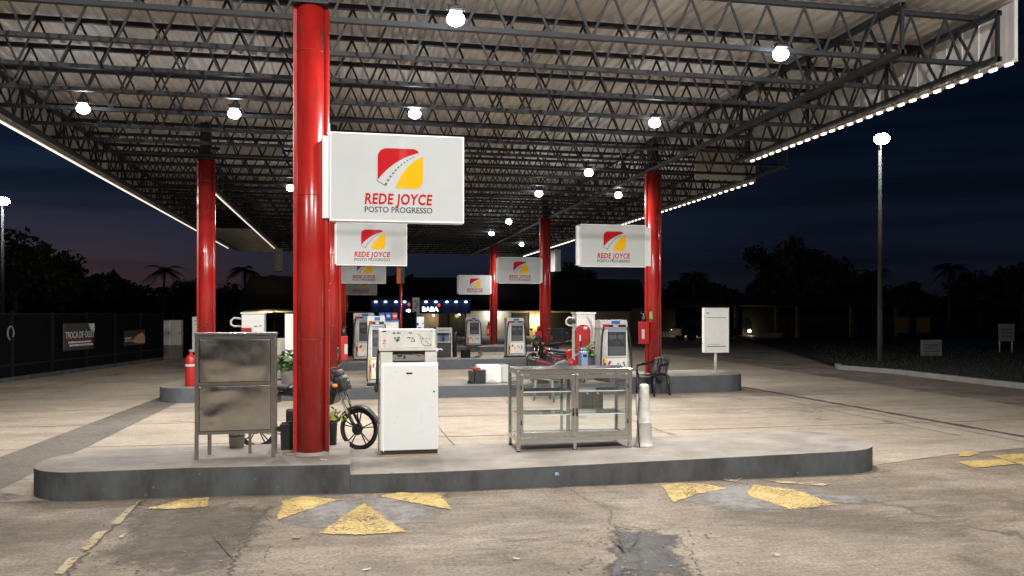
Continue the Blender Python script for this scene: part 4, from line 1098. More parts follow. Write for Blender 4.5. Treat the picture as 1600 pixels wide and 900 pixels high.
# ================================================================== BOARD ON POLE
def board(label, px0, px1, py0, py1, Y, zb, first=[None]):
    xm = XY((px0 + px1) / 2, Y); w = (px1 - px0) * D(xm, Y) / F; za, z1 = ZH(py0, xm, Y), ZH(py1, xm, Y); h = za - z1
    t = thing('board_on_pole', label, 'sign board', (xm, Y, zb), 0, 'white boards on poles')
    q = z1 - zb
    mb = MB(); mb.tube([(0, 0.05, 0), (0, .05, q + .02)], .035, 12); mb.lathe([(.09, 0), (.09, .012)], (0, .05, 0), 16); mb.build('pole', M['signw'], t)
    mb = MB(); mb.b2(-w / 2, w / 2, 0, .12, q, q + h, bev=.006); bx = mb.build('box', M['white'], t)
    mb = MB()
    for x0, x1, a, b in ((-w / 2, -w / 2 + .03, 0, h), (w / 2 - .03, w / 2, 0, h), (-w / 2 + .03, w / 2 - .03, h - .025, h), (-w / 2 + .03, w / 2 - .03, 0, .02)): mb.b2(x0, x1, -.014, -.001, q + a, q + b)
    mb.build('frame', M['signside'], t)
    mb = MB(); mb.b2(-w / 2 + .06, w / 2 - .06, -.004, -.001, q + h * .775, q + h * .785); mb.b2(-w / 2 + .07, w / 2 - .08, -.004, -.001, q + h * .135, q + h * .147); mb.b2(-w / 2 + .07, 0.08, -.004, -.001, q + h * .185, q + h * .19)
    mb.box((-w / 2 + .09, -.003, q + h * .885), (.05, .004, .02)); mb.box((-w / 2 + .06, -.003, q + h * .885), (.02, .004, .014)); mb.build('printed_lines', M['logogrey'], t)
    return t
board('white board on a short pole at the right end of the second island', 1099, 1140, 481, 551, 17.9, .385)
board('white board on a pole half hidden by the far left red column', 301, 318, 495, 550, 27.0, .33)

# ================================================================== FUEL DISPENSERS
def dispenser_proto():
    t = thing('fuel_dispenser', 'x', 'fuel dispenser', (0, 0, 0), 0, 'white fuel dispensers')
    w, h, d = .74, 1.42, .42
    def trap(x0b, x1b, x0t, x1t, z0, z1, y0, y1, name, m, par=t):
        mb = MB(); vs = [mb.bm.verts.new(p) for p in ((x0b, y0, z0), (x1b, y0, z0), (x1b, y1, z0), (x0b, y1, z0), (x0t, y0 + .06 * (z1 - .6) * 0, z1), (x1t, y0, z1), (x1t, y1, z1), (x0t, y1, z1))]
        for q in ((0, 3, 2, 1), (4, 5, 6, 7), (0, 1, 5, 4), (1, 2, 6, 5), (2, 3, 7, 6), (3, 0, 4, 7)): mb.bm.faces.new([vs[i] for i in q])
        bmesh.ops.bevel(mb.bm, geom=list(mb.bm.edges), offset=.01, segments=2, affect='EDGES')
        return mb.build(name, m, par)
    trap(-w / 2, w / 2, -w / 2 + .02, w / 2 - .02, 0, .06, -.02, d, 'plinth', M['dkmetal'])
    trap(-w / 2 + .01, w / 2 - .01, -w / 2 + .03, w / 2 - .08, .06, 1.22, .03, d, 'body', M['dispwhite'])
    hd = trap(-w / 2 + .02, w / 2 - .08, -w / 2 + .02, w / 2 - .10, 1.221, h, -.02, d, 'head', M['dispwhite'])
    mb = MB(); mb.b2(-.10, .10, -.027, -.018, 1.33, 1.40, mi=0); mb.b2(.101, .2, -.027, -.018, 1.33, 1.40, mi=1); mb.b2(-.2, -.101, -.027, -.018, 1.33, 1.40, mi=1); mb.b2(-.26, .24, -.027, -.018, 1.25, 1.31, mi=2); mb.b2(-.06, .06, -.030, -.0275, 1.262, 1.297, mi=1); mb.build('head_stripe', [M['blue'], M['signw'], M['logoblk']], hd)
    mb = MB(); mb.b2(-.30, -.16, -.028, -.018, 1.255, 1.32); mb.build('red_flash', M['redbox'], hd)
    mb = MB(); mb.b2(-.18, .255, .018, .03, .585, 1.14); mb.build('display_glass', M['dkglass'], t)
    mb = MB()
    mb.b2(-.20, -.181, .005, .03, .56, 1.20); mb.b2(.256, .275, .005, .03, .56, 1.20); mb.b2(-.181, .256, .005, .03, .56, .582); mb.build('display_frame', M['signside'], t)
    mb = MB(); mb.b2(-.181, .256, .003, .03, 1.142, 1.20); mb.build('display_hood', M['hood'], t)
    mb = MB(); mb.b2(-.15, .23, .0145, .0178, .60, .80); mb.build('lower_glass', M['kerb2'], t)
    mb = MB(); mb.b2(-.14, .03, .014, .018, .98, 1.06); mb.b2(.07, .2, .014, .018, .98, 1.06); mb.build('counter_window', M['kerb2'], t)
    mb = MB(); mb.b2(-.22, .29, .02, .03, .10, .53); pn = mb.build('lower_panel', M['white'], t)
    mb = MB(); mb.box((-.13, .017, .42), (.05, .005, .10), ry=R(35)); mb.build('red_decal', M['redbox'], pn)
    mb = MB(); mb.box((-.05, .017, .33), (.06, .005, .09)); mb.box((.02, .017, .2), (.12, .005, .018), ry=R(-30)); mb.build('yellow_decal', M['yellow'], pn)
    mb = MB()
    for x, z in ((.07, .40), (.12, .36), (.2, .42), (.22, .37), (.2, .31)): mb.box((x, .017, z), (.035, .005, .04), ry=R(20))
    mb.build('dark_decals', M['logogrey'], pn)
    mb = MB(); mb.b2(-.2, .27, .017, .02, .115, .14); mb.build('blue_line', M['blue'], pn)
    # left nozzle boot: red / yellow nozzle, black hoses both sides
    mb = MB(); mb.b2(-.275, -.215, -.02, .03, .12, .52, bev=.02); n_ = mb.build('nozzle_sleeve', M['redbox'], t)
    mb = MB(); mb.b2(-.272, -.222, -.045, -.021, .42, .56, bev=.01); mb.b2(-.245, -.215, -.04, -.021, .14, .28, bev=.008); mb.build('nozzle_guard', M['yellow'], n_)
    for s, xo in ((-1, -w / 2 + .02), (1, w / 2 - .03)):
        mb = MB(); mb.tube([(xo * .80, -.03, 1.26), (xo * .93, -.06, 1.05), (xo * 1.0, -.08, .7), (xo * 1.04, -.08, .35), (xo * 1.05, -.05, .15), (xo * .95, -.04, .09)], .021, 8); mb.build('hose', M['rubber'], t)
    return t
dp = dispenser_proto()
def put_disp(px0, px1, pyt, Y, zb, label, rz=0, first=[True]):
    xm = XY((px0 + px1) / 2, Y); w = (px1 - px0) * D(xm, Y) / F; h = ZH(pyt, xm, Y) - zb
    if first[0]: t = dp; first[0] = False; t.location = (xm, Y, zb); t.rotation_euler = (0, 0, rz)
    else: t = dup(dp, (xm, Y, zb), rz)
    t['label'] = label; t.scale = (w / .76, w / .76 if w < .74 else 1, h / 1.42)
    return t
put_disp(935, 988, 500, 17.5, .25, 'white dispenser with blue top in front of the right front column')
put_disp(573, 606, 494, 17.3, .25, 'white dispenser half hidden behind the old white pump')
put_disp(551, 590, 489, 26.6, .25, 'white dispenser with hanging hoses, farther back left of the old pump')
put_disp(790, 823, 497, 26.4, .32, 'white dispenser with decals left of the second right column')
put_disp(727, 753, 496, 37.6, .24, 'small far dispenser left of the farthest right column')
# old pumps of the white slab + red cover kind
def red_pump_proto(round_=True):
    t = thing('old_fuel_pump', 'x', 'fuel pump', (0, 0, 0), 0, 'old fuel pumps with red covers')
    mb = MB(); mb.b2(-.14, .30, .08, .50, 0, 1.46, bev=.012); bd = mb.build('body', M['white'], t)
    mb = MB(); mb.b2(-.16, .32, .06, .52, 1.461, 1.50, bev=.006); mb.build('cap', M['signside'], t)
    mb = MB(); mb.b2(-.10, .26, .074, .081, 1.30, 1.33); mb.b2(.05, .06, .074, .08, .1, 1.28); mb.build('seam', M['signside'], bd)
    if not round_:
        mb = MB(); mb.b2(-.14, .06, .0, .079, .95, 1.17, bev=.01); cv = mb.build('red_cover', M['redbox'], t)
        mb = MB(); mb.box((-.04, -.004, 1.06), (.09, .012, .10)); mb.box((-.04, -.02, 1.08), (.03, .03, .05)); mb.build('nozzle_boot', M['black'], cv)
        mb = MB(); mb.tube([(-.15, .2, 1.36), (-.30, .2, 1.38), (-.36, .2, 1.32), (-.36, .2, 1.24), (-.30, .2, 1.20), (-.15, .2, 1.20)], .022, 8); mb.build('nozzle_hoop', M['cream'], t)
        mb = MB(); mb.b2(.11, .16, .074, .08, 1.19, 1.21); mb.b2(.20, .26, .074, .08, 1.20, 1.215); mb.build('dark_marks', M['logogrey'], bd)
        return t
    mb = MB(); mb.lathe([(.172, .003), (.172, .124)], (0, 0, 0), 26, mat=Matrix.Translation((-.02, .07, 1.05)) @ Matrix.Rotation(PI / 2, 4, 'X')); mb.b2(-.19, .15, -.05, .069, .10, 1.05, bev=.01); cv = mb.build('red_cover', M['redbox'], t)
    mb = MB(); mb.ball((.03, -.055, 1.14), .05, (1, .3, .8)); mb.build('white_decal', M['signw'], cv)
    mb = MB(); mb.b2(-.12, -.08, -.06, -.045, .85, .99); mb.build('white_plate', M['signw'], cv)
    mb = MB(); mb.b2(-.10, -.06, -.056, -.05, .5, .95); mb.build('dark_stripe', M['black'], cv)
    mb = MB(); mb.tube([(-.15, .2, 1.36), (-.30, .2, 1.38), (-.36, .2, 1.32), (-.36, .2, 1.24), (-.30, .2, 1.20), (-.15, .2, 1.20)], .022, 8); mb.build('nozzle_hoop', M['cream'], t)
    mb = MB(); mb.box((-.23, .2, 1.29), (.16, .06, .09), bev=.015); mb.build('nozzle', M['black'], t)
    mb = MB(); mb.tube([(.1, .06, 1.42), (.17, .0, 1.3), (.2, -.04, 1.1), (.15, -.08, .8), (-.05, -.1, .62), (-.25, -.1, .52), (-.45, -.12, .25), (-.55, -.12, .05)], .017, 8); mb.build('hose', M['concpost'], t)
    return t
rp_ = red_pump_proto()
rp_['label'] = 'old white pump with rounded red cover, left of the white dispenser with blue top'
rp_.location = (XY(910, 18.4), 18.3, .25); rp_.scale = (1, 1, (ZH(488, 5.3, 18.4) - .25) / 1.5)
q = red_pump_proto(False); q.location = (XY(388, 18.2), 18.2, .295); q['label'] = 'old white pump with small red front panel seen above the steel cabinet'; q.scale = (1.05, 1, (ZH(488, -2, 18.3) - .295) / 1.5)
# make the low red front of the left one visible above the cabinet
mb = MB(); xm = XY(455, 18.45); mb.b2(-.13, .13, 0, .3, 0, 1.45, bev=.01)
t = thing('white_locker', 'tall white slab-like locker left of the nearest red column', 'locker', (xm, 18.4, .295)); mb.build('body', M['white'], t)
mb = MB(); mb.b2(-.10, .10, -.006, 0, 1.2, 1.22); mb.b2(-.10, .10, -.006, 0, .1, .11); mb.build('seam', M['signside'], t)
# dark glass kiosk box
def dark_case():
    Y = 26.8; xm = XY(694, Y); w = 25 * D(xm, Y) / F; zb = .32; h = ZH(512, xm, Y) - zb
    t = thing('glass_goods_case', 'dark glass sided stand with white top, right of the old white pump', 'display stand', (xm, Y, zb))
    mb = MB(); mb.b2(-w / 2, w / 2, 0, .5, h - .17, h, bev=.01); mb.build('header', M['signw'], t)
    mb = MB()
    for x in (-w / 2, w / 2 - .03):
        for y in (0, .47): mb.b2(x, x + .03, y, y + .03, 0, h - .172)
    mb.b2(-w / 2 + .03, w / 2 - .03, 0.001, .499, h * .5, h * .5 + .03); mb.build('frame', M['alu'], t)
    mb = MB(); mb.b2(-w / 2 + .032, w / 2 - .032, .46, .468, h * .54, h - .175); mb.build('back_glass', M['paleblue'], t)
    mb = MB(); mb.b2(-w / 2 + .04, w / 2 - .04, .05, .45, 0.0, h * .48); mb.build('lower_box', M['black'], t)
    mb = MB(); random.seed(9)
    for k in range(5): mb.box((-.15 + k * .07, -.002, h - .085), (.05, .004, .03))
    mb.build('header_print', M['logogrey'], t)
    mb = MB(); mb.lathe([(.03, 0), (.03, .12), (.012, .17), (.012, .2)], (.0, .2, h * .53), 12); mb.build('bottle', M['black'], t)
    mb = MB(); mb.lathe([(.07, 0), (.07, .75), (.05, .82)], (XY(712, Y) - xm, .2, 0), 14); 
    tt = mb.build('slim_canister', M['black']); tt.location = t.location; tag(tt, 'slim black canister standing right of the dark glass stand', 'canister')
dark_case()
# coil rack
Y = 26.3; xm = XY(740, Y)
t = thing('coiled_hose', 'loose wire coil lying on the third island', 'hose', (xm, Y, .32)); mb = MB()
random.seed(4)
for k in range(6):
    r_ = .17 + .02 * k; ox = random.uniform(-.03, .03); mb.tube([(ox + r_ * 1.2 * math.cos(a), .1 + .01 * k + .04 * math.sin(3 * a), max(.012, .16 + r_ * math.sin(a) * .85)) for a in [2 * PI * i / 28 for i in range(29)]], .008, 5)
mb.build('coil', M['dkmetal'], t); mb = MB(); mb.b2(-.38, -.1, 0, .3, 0, .26); mb.build('crate', M['post'], t)

# white boxes on island 2
Y = 17.45; x0, x1 = XY(746, Y), XY(795, Y)
t = thing('white_cooler_box', 'big white box lying on the second island beside the black box', 'box', ((x0 + x1) / 2, Y, .25), R(-3))
w = x1 - x0; mb = MB(); mb.b2(-w / 2, w / 2 * .55, 0, .5, 0, .385, bev=.035); mb.build('body', M['white'], t)
mb = MB(); mb.b2(w / 2 * .56, w / 2, .02, .48, .01, .395, bev=.03); mb.build('lid', M['signw'], t)
mb = MB(); mb.prism([(-.15, .02), (.1, .02), (-.02, .10)], 0, .003, 0, Matrix(((1, 0, 0, 0), (0, 0, -1, 0), (0, 1, 0, 0), (0, 0, 0, 1)))); mb.bar((-.2, -.002, .33), (-.02, -.002, .12), .004, .004); mb.build('yellow_mark', M['cream'], t)
x0, x1 = XY(731, Y), XY(755, Y)
t = thing('black_box', 'black battery-like box at the left of the white box', 'box', ((x0 + x1) / 2 + .04, Y - .1, .25)); w = x1 - x0
mb = MB(); mb.b2(-w / 2 + .10, w / 2, 0, .35, 0, .30, bev=.01); mb.build('case', M['black'], t); mb = MB(); mb.b2(-w / 2, -w / 2 + .095, .02, .3, .02, .27, bev=.01); mb.build('motor', M['dkmetal'], t)
mb = MB(); mb.b2(-w / 2 + .02, w / 2 - .1, .1, .2, .301, .34); mb.build('red_top', M['redbox'], t); mb = MB(); mb.tube([(-w / 2 - .04, .1, .03), (-w / 2, .1, .03)], .03, 10); mb.build('wheel', M['rubber'], t)
# black bag, jerrycan, bin, clutter on island 2 right
def bag(px0, px1, pyb, pyt, Y, zb, label, slant=.5):
    x0, x1 = XY(px0, Y), XY(px1, Y); w = x1 - x0; h = (pyb - pyt) * D(x0, Y) / F
    t = thing('black_bag', label, 'bag', ((x0 + x1) / 2, Y, zb)); mb = MB()
    mb.prism([(-w * .5, h * .35), (-w * .42, .0), (w * .48, 0), (w * .5, h * (.9 - slant * .5)), (w * .30, h * (1 - slant * .35)), (-w * .25, h), (-w * .42, h * .96)], -.2, .2, 0, Matrix(((1, 0, 0, 0), (0, 0, 1, 0), (0, 1, 0, 0), (0, 0, 0, 1))))
    bmesh.ops.bevel(mb.bm, geom=list(mb.bm.edges), offset=.04, segments=3, affect='EDGES')
    mb.build('bag_body', M['black'], t)
    mb = MB(); mb.box((-.02, -.203, h * .82), (w * .6, .01, .03), ry=R(14)); mb.build('red_stripe', M['redbox'], t)
    return t
bag(829, 866, 589, 548, 17.3, .25, 'black bag with slanting red stripe behind the display case')
bag(855, 878, 575, 530, 17.7, .25, 'upright black bag leaning against the second right column base', .1)
Y = 17.5; t = thing('jerrycan', 'pale blue jerrycan left of the white dispenser with blue top', 'jerrycan', (XY(914, Y), Y, .25)); w = 11 * D(5, Y) / F
mb = MB(); mb.b2(-w / 2, w / 2, 0, .28, 0, .66, bev=.03); mb.build('body', M['paleblue'], t); mb = MB(); mb.tube([(-w * .3, .14, .66), (-w * .3, .14, .72), (w * .3, .14, .72), (w * .3, .14, .66)], .018, 8); mb.build('handle', M['paleblue'], t)
mb = MB(); mb.b2(-w * .28, w * .28, -.004, .0, .54, .60); mb.build('hand_hole', M['black'], t)
t = thing('planter', 'grey planter with a dry bush between jerrycan and dispenser', 'planter', (XY(926, 18.0), 18.0, .25)); mb = MB(); mb.b2(-.14, .14, 0, .28, 0, .5, bev=.01); mb.build('tub', M['kerb2'], t)
random.seed(11); mb = MB(); leaves(mb, (0, .14, .5), .42, 170, .12); mb.build('foliage', M['leaf'], t)
# heap of bright goods on island
t = thing('goods_trolley', 'low dark trolley under the heap of bright containers behind the display case', 'trolley', (XY(886, 17.38), 17.38, .25)); mb = MB(); mb.b2(-.36, .36, -.28, .28, .262, .306, bev=.01); mb.build('deck', M['dkmetal'], t)
for x in (-.32, .32):
    for y in (-.24, .24): mb = MB(); mb.box((x, y, .13), (.03, .03, .262)); mb.build('leg', M['dkmetal'], t)
random.seed(21)
for i in range(30):
    px = random.uniform(864, 908); py = 0; Y = random.uniform(17.15, 17.6); X = XY(px, Y)
    col, cn = random.choice(((M['redbox'], 'red'), (M['redbox'], 'red'), (M['black'], 'black'), (M['yellow'], 'yellow'), (M['leaf'], 'green'), (M['signw'], 'white'), (M['black'], 'black')))
    lay = i // 10; zz = .38 + lay * .12
    mb = MB(); s = random.uniform(.04, .085)
    mb.lathe([(s * .8, 0), (s, .02), (s, s * 1.2), (s * .4, s * 1.5), (s * .35, s * 1.8)], n=14)
    o = mb.build('bottle', col); o.location = (X, Y, zz); o.rotation_euler = (0, 0, 0)
    tag(o, '%s container in the heap of bright goods behind the display case' % cn, 'container', 'heap of bright containers')
# fire extinguisher boxes on columns
def ext_box(cx, cy, zb, label, side=-1):
    t = thing('extinguisher_box', label, 'extinguisher box', (cx + side * .235, cy - .05, zb), 0, 'red extinguisher boxes on columns')
    mb = MB(); mb.b2(-.09, .09, -.10, .12, 0, .5, bev=.008); mb.build('box', M['redbox'], t)
    mb = MB(); mb.b2(-.085 if side < 0 else .02, -.02 if side < 0 else .085, -.106, -.10, .12, .33); mb.build('label_plate', M['signw'], t)
    mb = MB(); mb.lathe([(.055, 0), (.055, .1), (.03, .15), (.02, .2)], (0, 0, .49), 14); mb.tube([(0, 0, .67), (-.08 * -side, 0, .70)], .012, 6); mb.build('extinguisher', M['dkmetal'], t)
c = C['r2'].location; ext_box(c.x, c.y, ZH(537, c.x, c.y), 'red extinguisher box on the right front column')
c = C['r3'].location; ext_box(c.x, c.y, ZH(541, c.x, c.y), 'red extinguisher box on the second right column')
c = C['r4'].location; ext_box(c.x, c.y, ZH(515, c.x, c.y) - .3, 'red extinguisher box on the farthest right column')
c = C['l2'].location; ext_box(c.x, c.y + .1, ZH(562, c.x, c.y), 'red extinguisher box right of the second left column', 1)
# red gas cylinder at left
X, Y = G(297, 604, .295)
t = thing('fire_extinguisher', 'red cylinder extinguisher standing on the left end of the second island', 'fire extinguisher', (X, Y + .1, .295)); r_ = 9 * D(X, Y) / F
mb = MB(); mb.lathe([(r_ * .96, 0), (r_, .02), (r_, .50), (r_ * .9, .57), (r_ * .55, .62), (r_ * .25, .645), (r_ * .25, .68)], n=26); mb.build('cylinder', M['redbox'], t)
mb = MB(); mb.lathe([(r_ * .3, .68), (r_ * .3, .71), (r_ * .35, .715), (r_ * .35, .73)], n=14); mb.tube([(0, 0, .70), (.06, 0, .73)], .012, 6); mb.build('valve', M['concpost'], t)
mb = MB(); mb.grid(lambda u, v: ((r_ + .002) * math.sin(R(-60 + 120 * u)), -(r_ + .002) * math.cos(R(-60 + 120 * u)), .40 + .045 * v), 10, 2); mb.build('label_band', M['signw'], t)
# paper notice box behind plant
Y = 19.0; t = thing('notice_case', 'low glass case with a paper notice behind the potted plant', 'case', (XY(447, Y), Y, 0)); w = 28 * D(-1, Y) / F
z1 = ZH(529, -1.4, Y)
mb = MB(); mb.b2(-w / 2, w / 2, 0, .3, .3, z1, bev=.006); mb.build('case_body', M['cream'], t); mb = MB(); mb.b2(-w * .3, w * .05, -.004, -.001, z1 - .42, z1 - .07); mb.build('paper_notice', M['signw'], t)
mb = MB(); mb.b2(-w / 2, w / 2, .01, .29, 0, .299); mb.build('stand', M['post'], t); mb = MB(); mb.b2(-w * .3, w * .4, -.006, -.0045, z1 - .13, z1 - .10); mb.build('yellow_strip', M['yellow'], t)
# thin red pole with lit side sign, mid left
Y = 30.0; X = XY(626, Y); zt = ZH(418, X, Y); zb_ = ZH(443, X, Y)
t = thing('pole_sign', 'thin dark red pole carrying an orange and grey sign box', 'sign', (X, Y, 0)); mb = MB(); mb.tube([(0, .06, 0), (0, .06, zb_ + .05)], .055, 12); mb.build('pole', M['red'], t)
mb = MB(); mb.b2(-.0, .14, 0, .12, zb_ - 0, zt, bev=.005); mb.build('grey_box', M['kerb2'], t); mb = MB(); mb.b2(-.14, -.002, 0, .12, zb_ - 0, zt, bev=.005); mb.build('orange_box', M['orange'], t)
Y = 40.0; X = XY(650, Y); zt = ZH(465, X, Y); zb_ = ZH(493, X, Y)
t = thing('price_sign', 'worn pale grey sign box on a post before the blue shop front', 'sign', (X, Y, 0)); mb = MB(); mb.tube([(0, .1, 0), (0, .1, zb_)], .05, 10); mb.build('pole', M['concpost'], t); mb = MB(); mb.b2(-.17, .17, 0, .15, zb_, zt, bev=.01); mb.build('sign_box', M['cream'], t)
mb = MB(); random.seed(2)
for k in range(8): mb.box((random.uniform(-.1, .1), -.003, zb_ + random.uniform(.15, .75)), (random.uniform(.05, .12), .004, random.uniform(.03, .08)))
mb.build('worn_marks', M['logogrey'], t)
# blue and red crates on a stand
Y = 23.5
for i, (px, cn, m_) in enumerate(((597, 'first blue', M['blue']), (607, 'second blue', M['blue']), (617, 'small red', M['redbox']))):
    X = XY(px, Y); t = thing('goods_crate', '%s crate in a row above the old white pump' % ('left blue' if i == 0 else 'middle blue' if i == 1 else 'red'), 'crate', (X, Y, ZH(499, X, Y)), 0, 'crates on the rack'); mb = MB(); mb.b2(-.08, .08, 0, .3, 0, .19, bev=.01); mb.build('crate_body', m_, t); mb = MB(); mb.b2(-.05, .05, -.004, 0, .06, .13); mb.build('crate_label', M['signw'], t)
X = XY(604, Y); z1 = ZH(499.5, X, Y); t = thing('goods_rack', 'rack with blue edged white shelf behind the old white pump', 'rack', (X, Y, 0)); mb = MB(); mb.b2(-.45, .36, 0, .4, z1 - .05, z1 - .002); mb.build('shelf', M['blue'], t); mb = MB(); mb.b2(-.4, .34, .02, .38, .6, z1 - .052); mb.build('cabinet', M['white'], t)
for x in (-.36, .30):
    mb = MB(); mb.b2(x, x + .04, .02, .38, 0, .599); mb.build('leg', M['post'], t)

# ================================================================== BUILDINGS
def shop():
    Y = 62.0
    t = thing('shop_building', 'low beige shop building with navy lit front across the back', 'building', (0, Y, 0))
    def X(px): return XY(px, Y)
    def Zy(py, px): return ZH(py, X(px), Y)
    zt = Zy(486, 700)
    mb = MB(); mb.b2(X(380), X(1005), 0, 8, 0, zt); mb.build('wall', M['wall'], t)
    mb = MB(); mb.b2(X(370), X(1015), -.5, 8.5, zt + .002, zt + .12); mb.prism([(X(370), 0), (X(1015), 0), (X(1000), 2.4), (X(390), 2.4)], 0, 8.4, 0, Matrix(((1, 0, 0, 0), (0, 0, 1, 0), (0, 1, 0, zt + .122), (0, 0, 0, 1)))) ; mb.build('roof', M['tile'], t)
    za, zb = Zy(468, 650), Zy(490, 650)
    mb = MB(); mb.b2(X(578), X(732), -1.2, -.9, zb, za); fc = mb.build('navy_facade', M['facade'], t)
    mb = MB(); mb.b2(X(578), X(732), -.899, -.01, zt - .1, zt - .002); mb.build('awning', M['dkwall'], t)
    # lit letters
    text_mesh('BABA', .46, 'lit_lettering', M['litletters'], t, (X(670), -1.22, Zy(483.5, 670)), bold=.012, width=X(683) - X(658))
    for px in (634, 637): 
        mb = MB(); mb.ball((X(px), -1.22, Zy(485.5, px)), .12 if px == 637 else .07, (1, .2, 1)); mb.build('lit_symbol', M['litletters'], t)
    for px, py in ((637, 476), (683, 477)):
        mb = MB(); mb.ball((X(px), -1.24, Zy(py, px)), .10, (1, .3, 1.3)); mb.build('red_lamp', M['redled'], t)
    # doors, windows
    for i, (p0, p1, m_, nm) in enumerate(((500, 528, M['dkwall'], 'doorway'), (687, 700, M['dkwall'], 'doorway'), (702, 727, M['dkglass'], 'window'), (800, 826, M['dkwall'], 'doorway'), (860, 905, M['dkwall'], 'gate'), (462, 477, M['dkwall'], 'doorway'))):
        mb = MB(); mb.b2(X(p0), X(p1), -.03, -.002, 0.05, zt - .15); w_ = mb.build(nm, m_, t)
        mb = MB(); mb.b2(X(p0) - .06, X(p0) - .001, -.05, -.002, 0, zt - .1); mb.b2(X(p1) + .001, X(p1) + .06, -.05, -.002, 0, zt - .1); mb.build('frame', M['post'], w_)
    mb = MB(); mb.b2(X(590), X(662), -.06, -.003, Zy(517, 620), Zy(495, 620)); pw = mb.build('lit_window', M['poster'], t)
    random.seed(6)
    mb = MB()
    for k in range(16): mb.box((X(random.uniform(594, 658)), -.065, Zy(random.uniform(499, 513), 620)), (random.uniform(.15, .5), .01, random.uniform(.08, .3)), mi=random.choice((0, 0, 1, 2)))
    mb.build('posters', [M['paleblue'], M['yellow'], M['redbox']], pw)
    mb = MB(); mb.b2(X(572), X(660), -.5, -.07, Zy(494.5, 620), Zy(492.5, 620)); mb.build('shelf_board', M['orange'], t)
    def lamp(px, py, col, e, m_, nm, lab, y=-1.5, r=.09, typ='POINT', grp=None):
        a = thing(nm, lab, 'lamp', (X(px), Y + y, Zy(py, px)), 0, grp); mb = MB(); mb.ball((0, 0, 0), r, (1, 1, .6)); mb.build('bulb', m_, a); mb = MB(); mb.b2(-r * .7, r * .7, 0, -y * .0 + .12, r * .4, r * .9); mb.build('shade', M['dkmetal'], a)
        ld = bpy.data.lights.new(nm + '_light', typ); ld.energy = e; ld.color = col; ld.shadow_soft_size = .15
        if typ == 'SPOT': ld.spot_size = R(58); ld.spot_blend = .7
        lo = bpy.data.objects.new(nm + '_light', ld); COL.objects.link(lo); lo.parent = a; lo.location = (0, -.1, -.1)
        if typ == 'SPOT': lo.rotation_euler = (R(16), 0, 0)
    bl = [(586, 'leftmost'), (601, 'second'), (617, 'third'), (630, 'fourth'), (663, 'fifth'), (678, 'sixth'), (695, 'seventh'), (709, 'eighth'), (724, 'rightmost')]
    for px, nm in bl: lamp(px, 472, (.10, .28, 1), 7, M['bluelens'], 'facade_spotlight', '%s of nine small blue spotlights on the navy shop front' % nm, -1.36, .11, 'SPOT', 'blue spotlights on the shop front')
    for px, py, lab in ((837, 496, 'warm wall lamp glowing left of the second right column'), (423, 489, 'warm ceiling lamp over beige wall above the steel cabinet')):
        lamp(px, py, (1, .78, .42), 170, M['warm'], 'wall_lamp', lab, -.45, .12, 'POINT', 'warm wall lamps')
    lamp(770, 487, (.9, .95, 1), 90, M['polelens'], 'wall_lamp', 'white wall lamp just behind the farthest right column', -.45, .12, 'POINT', 'warm wall lamps')
    lamp(676, 492.5, (1, .8, .5), 14, M['warm'], 'wall_lamp', 'small warm lamp under the shop awning', -.6, .08, 'POINT', 'warm wall lamps')
    lamp(716, 491.5, (1, .7, .25), 14, M['warm'], 'wall_lamp', 'yellowish lamp under the right end of the shop awning', -.6, .07, 'POINT', 'warm wall lamps')
shop()
# shed on the right, dark
def shed():
    Y = 52.0
    def X(px): return XY(px, Y)
    t = thing('open_shed', 'dark open shed with tiled roof on posts at the right', 'shed', (0, Y, 0))
    zr = ZH(478, X(1250), Y)
    mb = MB()
    a, b = X(1110), X(1420); r0, r1, zt = X(1170), X(1380), ZH(458, X(1250), Y)
    vs = [mb.bm.verts.new(p) for p in ((a, -2, zr), (b, -2, zr), (b, 8, zr), (a, 8, zr), (r0, 3, zt), (r1, 3, zt))]
    for q in ((0, 1, 5, 4), (1, 2, 5), (2, 3, 4, 5), (3, 0, 4), (0, 3, 2, 1)): mb.bm.faces.new([vs[i] for i in q])
    mb.build('roof', M['tile'], t)
    for px in (1150, 1213, 1246, 1330, 1400):
        mb = MB(); mb.b2(X(px) - .10, X(px) + .10, -.12, .12, 0, zr - .002); mb.build('post', M['bark'], t)
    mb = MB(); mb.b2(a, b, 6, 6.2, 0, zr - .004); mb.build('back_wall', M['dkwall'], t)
    for p0, p1 in ((1396, 1416), (1428, 1449)):
        mb = MB(); mb.b2(X(p0), X(p1), -.3, -.24, ZH(520, X(p0), Y), ZH(496, X(p0), Y)); mb.build('yellow_panel', mat('dull_yellow', (.16, .10, .012), .7), t)
    mb = MB(); mb.b2(X(1178), X(1216), -.6, -.3, 0, .45); mb.build('low_wall', M['granite'], t)
shed()
